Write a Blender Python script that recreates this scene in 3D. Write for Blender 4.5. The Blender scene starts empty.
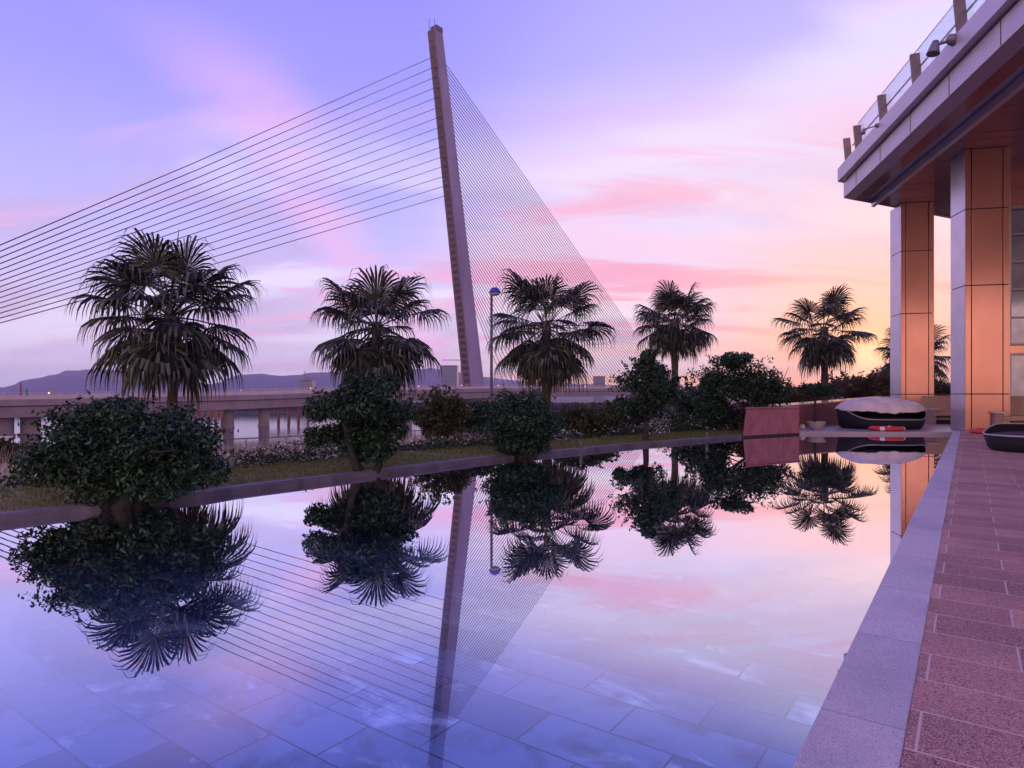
import bpy, math, random
import numpy as np
from mathutils import Vector, Matrix, noise as mnoise
R = math.radians
S = bpy.context.scene
COL = S.collection
H = 1.2          # eye height above the pool water
F = 640.0        # focal length in pixels

# ------------------------------------------------------------------ camera
cam = bpy.data.cameras.new('camera'); camo = bpy.data.objects.new('camera', cam); COL.objects.link(camo)
camo.location = (0, 0, H); camo.rotation_euler = (R(90), 0, 0)
cam.sensor_width = 36; cam.lens = 36*F/1024; cam.shift_y = 11/1024
cam.clip_start = .05; cam.clip_end = 20000
S.camera = camo

# ------------------------------------------------------------------ sky, sun, exposure
SUN_AZ = R(29.0)         # clockwise from +Y
SUN_EL = R(2.5)
W = bpy.data.worlds.new('World'); S.world = W; W.use_nodes = True
def build_sky():
    nt = W.node_tree; N = nt.nodes; L = nt.links; N.clear()
    def mth(op, a, b=None, c=None, clamp=False):
        n = N.new('ShaderNodeMath'); n.operation = op; n.use_clamp = clamp
        for i, v in enumerate((a, b, c)):
            if v is None: continue
            if isinstance(v, (int, float)): n.inputs[i].default_value = v
            else: L.new(v, n.inputs[i])
        return n.outputs[0]
    def mix(f, a, b, typ='MIX'):
        n = N.new('ShaderNodeMix'); n.data_type = 'RGBA'; n.blend_type = typ
        for i, v in ((0, f), (6, a), (7, b)):
            if isinstance(v, (int, float)): n.inputs[i].default_value = v
            elif isinstance(v, tuple): n.inputs[i].default_value = (*v, 1)
            else: L.new(v, n.inputs[i])
        return n.outputs[2]
    def rng(v, a, b, c=0., d=1., smooth=True):
        n = N.new('ShaderNodeMapRange'); n.interpolation_type = 'SMOOTHSTEP' if smooth else 'LINEAR'
        L.new(v, n.inputs[0])
        for i, q in enumerate((a, b, c, d)): n.inputs[i+1].default_value = q
        return n.outputs[0]
    def ramp(v, stops):
        n = N.new('ShaderNodeValToRGB'); L.new(v, n.inputs[0]); e = n.color_ramp.elements
        e[0].position, e[0].color = stops[0][0], (*stops[0][1], 1)
        e[1].position, e[1].color = stops[-1][0], (*stops[-1][1], 1)
        for p, c in stops[1:-1]:
            k = e.new(p); k.color = (*c, 1)
        return n.outputs[0]
    tc = N.new('ShaderNodeTexCoord'); sp = N.new('ShaderNodeSeparateXYZ'); L.new(tc.outputs['Generated'], sp.inputs[0])
    x, y, z = sp.outputs
    az0 = mth('ABSOLUTE', z)
    hl = mth('SQRT', mth('ADD', mth('MULTIPLY', x, x), mth('MULTIPLY', y, y)))
    hl = mth('MAXIMUM', hl, .001)
    s = mth('DIVIDE', mth('ADD', mth('MULTIPLY', x, math.sin(SUN_AZ)), mth('MULTIPLY', y, math.cos(SUN_AZ))), hl)   # cos azimuth from sun
    side = mth('DIVIDE', x, hl)                                                                                   # sin azimuth
    # cloud plane coordinates
    den = mth('ADD', az0, .16)
    px = mth('DIVIDE', x, den); py = mth('DIVIDE', y, den)
    cb = N.new('ShaderNodeCombineXYZ'); L.new(px, cb.inputs[0]); L.new(py, cb.inputs[1])
    def noise(scale, detail, rough, dist, loc, rot, scl):
        m = N.new('ShaderNodeMapping'); L.new(cb.outputs[0], m.inputs[0])
        m.inputs[1].default_value = loc; m.inputs[2].default_value = (0, 0, rot); m.inputs[3].default_value = scl
        n = N.new('ShaderNodeTexNoise'); L.new(m.outputs[0], n.inputs['Vector'])
        n.inputs['Scale'].default_value = scale; n.inputs['Detail'].default_value = detail
        n.inputs['Roughness'].default_value = rough; n.inputs['Distortion'].default_value = dist
        return n.outputs[0]
    big = noise(.55, 4, .5, .5, (3.1, 1.7, 0), R(20), (1, 1, 1))
    streak = noise(.62, 7, .55, .5, (8.3, 2.2, 0), R(-28), (.75, 1.7, 1))
    wisp = noise(1.1, 8, .6, .7, (1.3, 9.2, 0), R(-34), (.55, 1.8, 1))
    lump = noise(1.0, 6, .55, .6, (4.6, 7.7, 0), R(-30), (.7, 1.5, 1))
    # clear sky: cool side and sun side
    cool = ramp(az0, [(0, (.80, .66, .80)), (.05, (.72, .60, .82)), (.12, (.63, .54, .84)), (.24, (.48, .44, .90)), (.40, (.32, .30, .88)), (.6, (.24, .22, .80)), (1, (.20, .17, .65))])
    warm = ramp(az0, [(0, (1., .44, .20)), (.035, (1., .52, .32)), (.09, (.96, .57, .50)), (.16, (.90, .58, .64)), (.27, (.90, .66, .84)), (.36, (.72, .57, .90)), (.46, (.48, .42, .92)), (.60, (.34, .30, .88)), (1, (.2, .17, .66))])
    tw = rng(mth('ADD', s, mth('MULTIPLY', mth('SUBTRACT', big, .5), .30)), .76, 1.02)
    base = mix(tw, cool, warm)
    # bright veil under the blue, its upper edge climbs to the right
    vz = mth('SUBTRACT', az0, mth('MULTIPLY', side, .42))
    veil = mth('MULTIPLY', rng(mth('ADD', vz, mth('MULTIPLY', mth('SUBTRACT', wisp, .5), .26)), .335, .235), rng(s, .78, .92))
    base = mix(mth('MULTIPLY', veil, .85), base, mix(rng(lump, .40, .56), (.80, .57, .78), (.70, .65, .90)))
    # low warm band
    low = mth('MULTIPLY', rng(az0, .15, .0), rng(s, .76, .97))
    base = mix(mth('MULTIPLY', low, .85), base, mix(rng(az0, .015, .10), (1.12, .50, .15), (.98, .56, .46)))
    # pale cloud banks
    pale = mth('MULTIPLY', mth('MULTIPLY', rng(streak, .45, .58), rng(az0, .46, .20)), .85)
    base = mix(pale, base, mix(rng(s, .75, .97), (.80, .71, .92), (.88, .70, .81)))
    # mauve undersides
    sh = mth('MULTIPLY', rng(lump, .47, .62), mth('MULTIPLY', rng(az0, .38, .24), rng(az0, .03, .10)))
    base = mix(mth('MULTIPLY', sh, .62), base, (.52, .38, .64))
    # pink streaks
    pk = mth('MULTIPLY', rng(wisp, .50, .64), mth('MULTIPLY', rng(az0, .44, .24), rng(az0, .015, .07)))
    base = mix(mth('MULTIPLY', pk, .85), base, mix(rng(s, .76, .95), (.78, .42, .70), (.86, .33, .48)))
    # rising pink plume on the cool side
    d2 = mth('ADD', az0, .10); qx = mth('DIVIDE', x, d2)
    off = mth('ADD', mth('ADD', qx, .77), mth('MULTIPLY', mth('SUBTRACT', big, .5), .5))
    plume = mth('MULTIPLY', rng(mth('ABSOLUTE', off), .24, .0), mth('MULTIPLY', rng(y, .0, .3), mth('MULTIPLY', rng(az0, .50, .36), rng(lump, .30, .55))))
    base = mix(mth('MULTIPLY', plume, .62), base, (.86, .46, .76))
    # unseen sky behind the camera, made brighter and warmer to light the near side
    back = rng(s, .35, -.5)
    base = mix(mth('MULTIPLY', back, rng(az0, .85, .35)), base, mix(rng(az0, .0, .5), (1.75, 1.05, .82), (1.25, .95, .98)))
    # glow about the sun
    sd = (math.sin(SUN_AZ)*math.cos(SUN_EL), math.cos(SUN_AZ)*math.cos(SUN_EL), math.sin(SUN_EL))
    d = mth('ADD', mth('ADD', mth('MULTIPLY', x, sd[0]), mth('MULTIPLY', y, sd[1])), mth('MULTIPLY', z, sd[2]))
    g1 = mth('POWER', mth('MAXIMUM', d, 0.), 70.); g2 = mth('POWER', mth('MAXIMUM', d, 0.), 1800.)
    base = mix(mth('MULTIPLY', g1, .85), base, (1.12, .50, .17))
    base = mix(mth('MULTIPLY', g2, .9), base, (1.8, 1.0, .40))
    # the true sky at the same sun, a small share
    sk = N.new('ShaderNodeTexSky'); sk.sky_type = 'NISHITA'; sk.sun_disc = False
    sk.sun_elevation = SUN_EL; sk.sun_rotation = SUN_AZ
    bg1 = N.new('ShaderNodeBackground'); L.new(base, bg1.inputs[0]); bg1.inputs[1].default_value = .95
    bg2 = N.new('ShaderNodeBackground'); L.new(sk.outputs[0], bg2.inputs[0]); bg2.inputs[1].default_value = .012
    ad = N.new('ShaderNodeAddShader'); L.new(bg1.outputs[0], ad.inputs[0]); L.new(bg2.outputs[0], ad.inputs[1])
    o = N.new('ShaderNodeOutputWorld'); L.new(ad.outputs[0], o.inputs[0])
build_sky()
sun = bpy.data.lights.new('sun', 'SUN'); suno = bpy.data.objects.new('sun', sun); COL.objects.link(suno)
sun.energy = 2.0; sun.angle = R(.6); sun.color = (1, .62, .36)
suno.rotation_euler = (R(90)-SUN_EL, 0, math.pi-SUN_AZ)
S.view_settings.view_transform = 'Standard'; S.view_settings.look = 'None'
S.view_settings.exposure = .38; S.view_settings.gamma = 1; S.view_settings.use_curve_mapping = False
S.render.engine = 'CYCLES'
S.cycles.max_bounces = 8; S.cycles.transparent_max_bounces = 16; S.cycles.glossy_bounces = 4; S.cycles.volume_bounces = 0
S.cycles.use_denoising = True

# ------------------------------------------------------------------ helpers
ORG = {}
def tag(o, label=None, cat=None, group=None, kind=None):
    if label: o['label'] = label
    if cat: o['category'] = cat
    if group: o['group'] = group
    if kind: o['kind'] = kind
    return o
def thing(name, loc, label, cat, group=None):
    o = bpy.data.objects.new(name, None); COL.objects.link(o); o.location = loc; o.empty_display_size = .2
    ORG[o] = Vector(loc); return tag(o, label, cat, group)
class MB:
    def __init__(s): s.v = []; s.f = []
    def add(s, vs, fs):
        b = len(s.v); s.v += [tuple(v) for v in vs]; s.f += [tuple(i+b for i in f) for f in fs]; return s
    def box(s, c, size, rz=0, rx=0, ry=0):
        m = Matrix.Translation(c) @ Matrix.Rotation(rz, 4, 'Z') @ Matrix.Rotation(ry, 4, 'Y') @ Matrix.Rotation(rx, 4, 'X')
        a, b, d = (q/2 for q in size)
        vs = [m @ Vector((i*a, j*b, k*d)) for k in (-1, 1) for j in (-1, 1) for i in (-1, 1)]
        return s.add(vs, [(0, 2, 3, 1), (4, 5, 7, 6), (0, 1, 5, 4), (2, 6, 7, 3), (0, 4, 6, 2), (1, 3, 7, 5)])
    def prism(s, poly, z0, z1, top=True, bottom=True):
        n = len(poly)
        if sum(poly[i][0]*poly[(i+1) % n][1]-poly[(i+1) % n][0]*poly[i][1] for i in range(n)) < 0: poly = poly[::-1]
        vs = [(p[0], p[1], z0) for p in poly] + [(p[0], p[1], z1) for p in poly]
        fs = [(i, (i+1) % n, n+(i+1) % n, n+i) for i in range(n)]
        if top: fs.append(tuple(range(n, 2*n)))
        if bottom: fs.append(tuple(range(n-1, -1, -1)))
        return s.add(vs, fs)
    def sheet(s, poly, z):
        n = len(poly)
        if sum(poly[i][0]*poly[(i+1) % n][1]-poly[(i+1) % n][0]*poly[i][1] for i in range(n)) < 0: poly = poly[::-1]
        return s.add([(p[0], p[1], z) for p in poly], [tuple(range(n))])
    def tube(s, pts, rad, n=8, cap=True, ell=1.0):
        pts = [Vector(p) for p in pts]
        if not hasattr(rad, '__len__'): rad = [rad]*len(pts)
        b = len(s.v); prev = None
        for i, p in enumerate(pts):
            t = (pts[min(i+1, len(pts)-1)]-pts[max(i-1, 0)]).normalized()
            if prev is None:
                u = t.orthogonal().normalized()
            else:
                u = (prev-t*prev.dot(t)).normalized()
            prev = u; w = t.cross(u)
            for k in range(n):
                a = 2*math.pi*k/n
                s.v.append(tuple(p+(u*math.cos(a)+w*math.sin(a)*ell)*rad[i]))
        for i in range(len(pts)-1):
            for k in range(n):
                s.f.append((b+i*n+k, b+i*n+(k+1) % n, b+(i+1)*n+(k+1) % n, b+(i+1)*n+k))
        if cap:
            s.f.append(tuple(b+k for k in range(n-1, -1, -1))); s.f.append(tuple(b+(len(pts)-1)*n+k for k in range(n)))
        return s
    def lathe(s, prof, c, n=32, closed=False):
        b = len(s.v)
        for r, z in prof:
            for k in range(n):
                a = 2*math.pi*k/n; s.v.append((c[0]+r*math.cos(a), c[1]+r*math.sin(a), c[2]+z))
        m = len(prof)
        for i in range(m if closed else m-1):
            j = (i+1) % m
            for k in range(n):
                s.f.append((b+i*n+k, b+i*n+(k+1) % n, b+j*n+(k+1) % n, b+j*n+k))
        return s
    def build(s, name, mat, parent=None, smooth=False, bevel=0, root=None):
        me = bpy.data.meshes.new(name)
        o = bpy.data.objects.new(name, me); COL.objects.link(o)
        off = ORG[parent] if parent is not None else Vector((0, 0, 0))
        if parent is not None: o.parent = parent
        elif root is not None: off = Vector(root); o.location = root
        ORG[o] = off
        me.from_pydata([(x-off[0], y-off[1], z-off[2]) for x, y, z in s.v], [], s.f); me.validate()
        me.materials.append(mat)
        if smooth: me.polygons.foreach_set('use_smooth', [True]*len(me.polygons))
        if bevel:
            m = o.modifiers.new('bevel', 'BEVEL'); m.width = bevel; m.segments = 2; m.limit_method = 'ANGLE'
        me.update(); return o
def P(px, py, Y): return Vector(((px-512)/F*Y, Y, H+(395-py)/F*Y))
def G(px, py, z=0.):
    Y = (H-z)*F/(py-395); return Vector(((px-512)/F*Y, Y, z))

# ------------------------------------------------------------------ materials
def mat(name, col, rough=.6, metal=0, col2=None, scale=4, detail=6, bump=0, bscale=None, spec=.5, fac=(.35, .65), coord='Object', stretch=None, island=None, trans=0, coat=0, dist=0.):
    m = bpy.data.materials.new(name); m.use_nodes = True; nt = m.node_tree; N = nt.nodes; L = nt.links
    p = N['Principled BSDF']; p.inputs['Roughness'].default_value = rough; p.inputs['Metallic'].default_value = metal
    p.inputs['Specular IOR Level'].default_value = spec
    p.inputs['Base Color'].default_value = (*col, 1)
    if coat: p.inputs['Coat Weight'].default_value = coat; p.inputs['Coat Roughness'].default_value = .1
    tc = N.new('ShaderNodeTexCoord'); src = tc.outputs[coord]
    if stretch:
        mp = N.new('ShaderNodeMapping'); L.new(src, mp.inputs[0]); mp.inputs[3].default_value = stretch; src = mp.outputs[0]
    cur = None
    if col2:
        n = N.new('ShaderNodeTexNoise'); L.new(src, n.inputs['Vector']); n.inputs['Scale'].default_value = scale; n.inputs['Detail'].default_value = detail; n.inputs['Roughness'].default_value = .6; n.inputs['Distortion'].default_value = dist
        r = N.new('ShaderNodeMapRange'); L.new(n.outputs[0], r.inputs[0]); r.inputs[1].default_value = fac[0]; r.inputs[2].default_value = fac[1]
        x = N.new('ShaderNodeMix'); x.data_type = 'RGBA'; L.new(r.outputs[0], x.inputs[0]); x.inputs[6].default_value = (*col, 1); x.inputs[7].default_value = (*col2, 1)
        cur = x.outputs[2]
    if island:
        g = N.new('ShaderNodeNewGeometry')
        x = N.new('ShaderNodeMix'); x.data_type = 'RGBA'; x.blend_type = 'MIX'
        r = N.new('ShaderNodeMapRange'); L.new(g.outputs['Random Per Island'], r.inputs[0]); r.inputs[1].default_value = .45; r.inputs[2].default_value = 1.; r.inputs[4].default_value = .9
        L.new(r.outputs[0], x.inputs[0])
        if cur: L.new(cur, x.inputs[6])
        else: x.inputs[6].default_value = (*col, 1)
        x.inputs[7].default_value = (*island, 1); cur = x.outputs[2]
    if cur: L.new(cur, p.inputs['Base Color'])
    if bump:
        n = N.new('ShaderNodeTexNoise'); L.new(src, n.inputs['Vector']); n.inputs['Scale'].default_value = bscale or scale*4; n.inputs['Detail'].default_value = 5
        b = N.new('ShaderNodeBump'); b.inputs['Strength'].default_value = bump; b.inputs['Distance'].default_value = .02
        L.new(n.outputs[0], b.inputs['Height']); L.new(b.outputs[0], p.inputs['Normal'])
    if trans:
        t = N.new('ShaderNodeBsdfTranslucent'); ms = N.new('ShaderNodeMixShader'); ms.inputs[0].default_value = trans
        if cur: L.new(cur, t.inputs[0])
        else: t.inputs[0].default_value = (*col, 1)
        L.new(p.outputs[0], ms.inputs[1]); L.new(t.outputs[0], ms.inputs[2]); L.new(ms.outputs[0], N['Material Output'].inputs[0])
    return m
def slab_mat(name, c1, c2, mortar, bw, bh, rot, rough=.5, msize=.006, speck=None, veins=None, bump=.2, spec=.5, stain=None, offs=(0, 0), metal=0, dk=.25):
    """stone slabs laid in courses, turned by rot"""
    m = bpy.data.materials.new(name); m.use_nodes = True; nt = m.node_tree; N = nt.nodes; L = nt.links
    p = N['Principled BSDF']; p.inputs['Roughness'].default_value = rough; p.inputs['Specular IOR Level'].default_value = spec; p.inputs['Metallic'].default_value = metal
    tc = N.new('ShaderNodeTexCoord'); mp = N.new('ShaderNodeMapping'); L.new(tc.outputs['Object'], mp.inputs[0])
    mp.vector_type = 'POINT'; mp.inputs[2].default_value = (0, 0, rot); mp.inputs[1].default_value = (*offs, 0)
    b = N.new('ShaderNodeTexBrick'); L.new(mp.outputs[0], b.inputs['Vector'])
    b.inputs['Color1'].default_value = (0, 0, 0, 1); b.inputs['Color2'].default_value = (1, 1, 1, 1); b.inputs['Mortar'].default_value = (.5, .5, .5, 1)
    b.inputs['Scale'].default_value = 1; b.inputs['Mortar Size'].default_value = msize; b.inputs['Mortar Smooth'].default_value = .2; b.inputs['Brick Width'].default_value = bw; b.inputs['Row Height'].default_value = bh
    b.offset = .5
    def mix(f, a, c, typ='MIX'):
        n = N.new('ShaderNodeMix'); n.data_type = 'RGBA'; n.blend_type = typ
        for i, v in ((0, f), (6, a), (7, c)):
            if isinstance(v, (int, float)): n.inputs[i].default_value = v
            elif isinstance(v, tuple): n.inputs[i].default_value = (*v, 1)
            else: L.new(v, n.inputs[i])
        return n.outputs[2]
    def noise(scale, det, a, c, stretch=None, dist=0, shift=None):
        v = mp.outputs[0]
        if shift is not None:
            ad = N.new('ShaderNodeVectorMath'); ad.operation = 'MULTIPLY_ADD'; L.new(shift, ad.inputs[0]); ad.inputs[1].default_value = (9, 17, 31); L.new(v, ad.inputs[2]); v = ad.outputs[0]
        if stretch:
            q = N.new('ShaderNodeMapping'); L.new(v, q.inputs[0]); q.inputs[3].default_value = stretch; v = q.outputs[0]
        n = N.new('ShaderNodeTexNoise'); L.new(v, n.inputs['Vector']); n.inputs['Scale'].default_value = scale; n.inputs['Detail'].default_value = det; n.inputs['Distortion'].default_value = dist; n.inputs['Roughness'].default_value = .62
        r = N.new('ShaderNodeMapRange'); L.new(n.outputs[0], r.inputs[0]); r.inputs[1].default_value = a; r.inputs[2].default_value = c
        return r.outputs[0]
    c = mix(b.outputs['Color'], c1, c2)
    if veins:
        c = mix(noise(1.5, 5, .57, .68, (1, 1.8, 1), .5, b.outputs['Color']), c, veins)
        c = mix(noise(3.0, 6, .50, .72, (1, 1, 1), .4, b.outputs['Color']), c, tuple(q*.55 for q in c1))
    if stain: c = mix(noise(1.3, 6, .45, .75), c, stain)
    h = noise(70, 3, .3, .7)
    if speck:
        c = mix(noise(210, 2, .50, .62), c, speck); c = mix(noise(150, 2, .53, .64), c, tuple(q*dk for q in c1))
    c = mix(b.outputs['Fac'], c, mortar)
    L.new(c, p.inputs['Base Color'])
    bp = N.new('ShaderNodeBump'); bp.inputs['Strength'].default_value = bump; bp.inputs['Distance'].default_value = .01
    mm = N.new('ShaderNodeMath'); mm.operation = 'MULTIPLY_ADD'; L.new(b.outputs['Fac'], mm.inputs[0]); mm.inputs[1].default_value = -1.5; L.new(h, mm.inputs[2])
    L.new(mm.outputs[0], bp.inputs['Height']); L.new(bp.outputs[0], p.inputs['Normal'])
    return m
POOL_YAW = R(35.6)
PD = Vector((math.sin(POOL_YAW), math.cos(POOL_YAW), 0)); PN = Vector((math.cos(POOL_YAW), -math.sin(POOL_YAW), 0))
ROTP = POOL_YAW      # turns PN onto +x
def water_mat(name):
    m = bpy.data.materials.new(name); m.use_nodes = True; nt = m.node_tree; N = nt.nodes; L = nt.links; N.clear()
    # mirror share grows towards grazing view; seen from below the sheet is clear
    ge = N.new('ShaderNodeNewGeometry'); dt = N.new('ShaderNodeVectorMath'); dt.operation = 'DOT_PRODUCT'
    L.new(ge.outputs['Incoming'], dt.inputs[0]); L.new(ge.outputs['True Normal'], dt.inputs[1])
    def mth(op, a, b, c=None, clamp=False):
        n = N.new('ShaderNodeMath'); n.operation = op; n.use_clamp = clamp
        for i, v in enumerate((a, b, c)):
            if v is None: continue
            if isinstance(v, (int, float)): n.inputs[i].default_value = v
            else: L.new(v, n.inputs[i])
        return n.outputs[0]
    gz = mth('SUBTRACT', 1., mth('ABSOLUTE', dt.outputs['Value'], 0.))
    fr5 = mth('MINIMUM', mth('MAXIMUM', mth('MULTIPLY_ADD', gz, 2.9, -1.35), .15), .97)
    k = N.new('ShaderNodeMath'); k.operation = 'MULTIPLY'
    L.new(fr5, k.inputs[0]); L.new(mth('SUBTRACT', 1., ge.outputs['Backfacing']), k.inputs[1])
    g = N.new('ShaderNodeBsdfGlossy'); g.inputs['Roughness'].default_value = .0; g.inputs[0].default_value = (.90, .92, 1, 1)
    t = N.new('ShaderNodeBsdfTransparent'); t.inputs[0].default_value = (.86, .94, 1, 1)
    ms = N.new('ShaderNodeMixShader'); L.new(k.outputs[0], ms.inputs[0]); L.new(t.outputs[0], ms.inputs[1]); L.new(g.outputs[0], ms.inputs[2])
    tc = N.new('ShaderNodeTexCoord'); n = N.new('ShaderNodeTexNoise'); L.new(tc.outputs['Object'], n.inputs['Vector']); n.inputs['Scale'].default_value = 2.2; n.inputs['Detail'].default_value = 2
    b = N.new('ShaderNodeBump'); b.inputs['Strength'].default_value = .003; b.inputs['Distance'].default_value = .03; L.new(n.outputs[0], b.inputs['Height'])
    L.new(b.outputs[0], g.inputs['Normal'])
    o = N.new('ShaderNodeOutputMaterial'); L.new(ms.outputs[0], o.inputs[0]); return m
def glass_mat(name, tint=(.85, .9, 1)):
    m = bpy.data.materials.new(name); m.use_nodes = True; nt = m.node_tree; N = nt.nodes; L = nt.links; N.clear()
    lw = N.new('ShaderNodeLayerWeight'); lw.inputs[0].default_value = .5
    pw = N.new('ShaderNodeMath'); pw.operation = 'POWER'; L.new(lw.outputs['Facing'], pw.inputs[0]); pw.inputs[1].default_value = 4.
    fr = N.new('ShaderNodeMath'); fr.operation = 'MULTIPLY_ADD'; L.new(pw.outputs[0], fr.inputs[0]); fr.inputs[1].default_value = .5; fr.inputs[2].default_value = .05
    g = N.new('ShaderNodeBsdfGlossy'); g.inputs['Roughness'].default_value = .02
    t = N.new('ShaderNodeBsdfTransparent'); t.inputs[0].default_value = (*tint, 1)
    ms = N.new('ShaderNodeMixShader'); L.new(fr.outputs[0], ms.inputs[0]); L.new(t.outputs[0], ms.inputs[1]); L.new(g.outputs[0], ms.inputs[2])
    o = N.new('ShaderNodeOutputMaterial'); L.new(ms.outputs[0], o.inputs[0]); return m
def emit_mat(name, col, st):
    m = bpy.data.materials.new(name); m.use_nodes = True; p = m.node_tree.nodes['Principled BSDF']
    p.inputs['Base Color'].default_value = (*col, 1); p.inputs['Emission Color'].default_value = (*col, 1); p.inputs['Emission Strength'].default_value = st; return m
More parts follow.
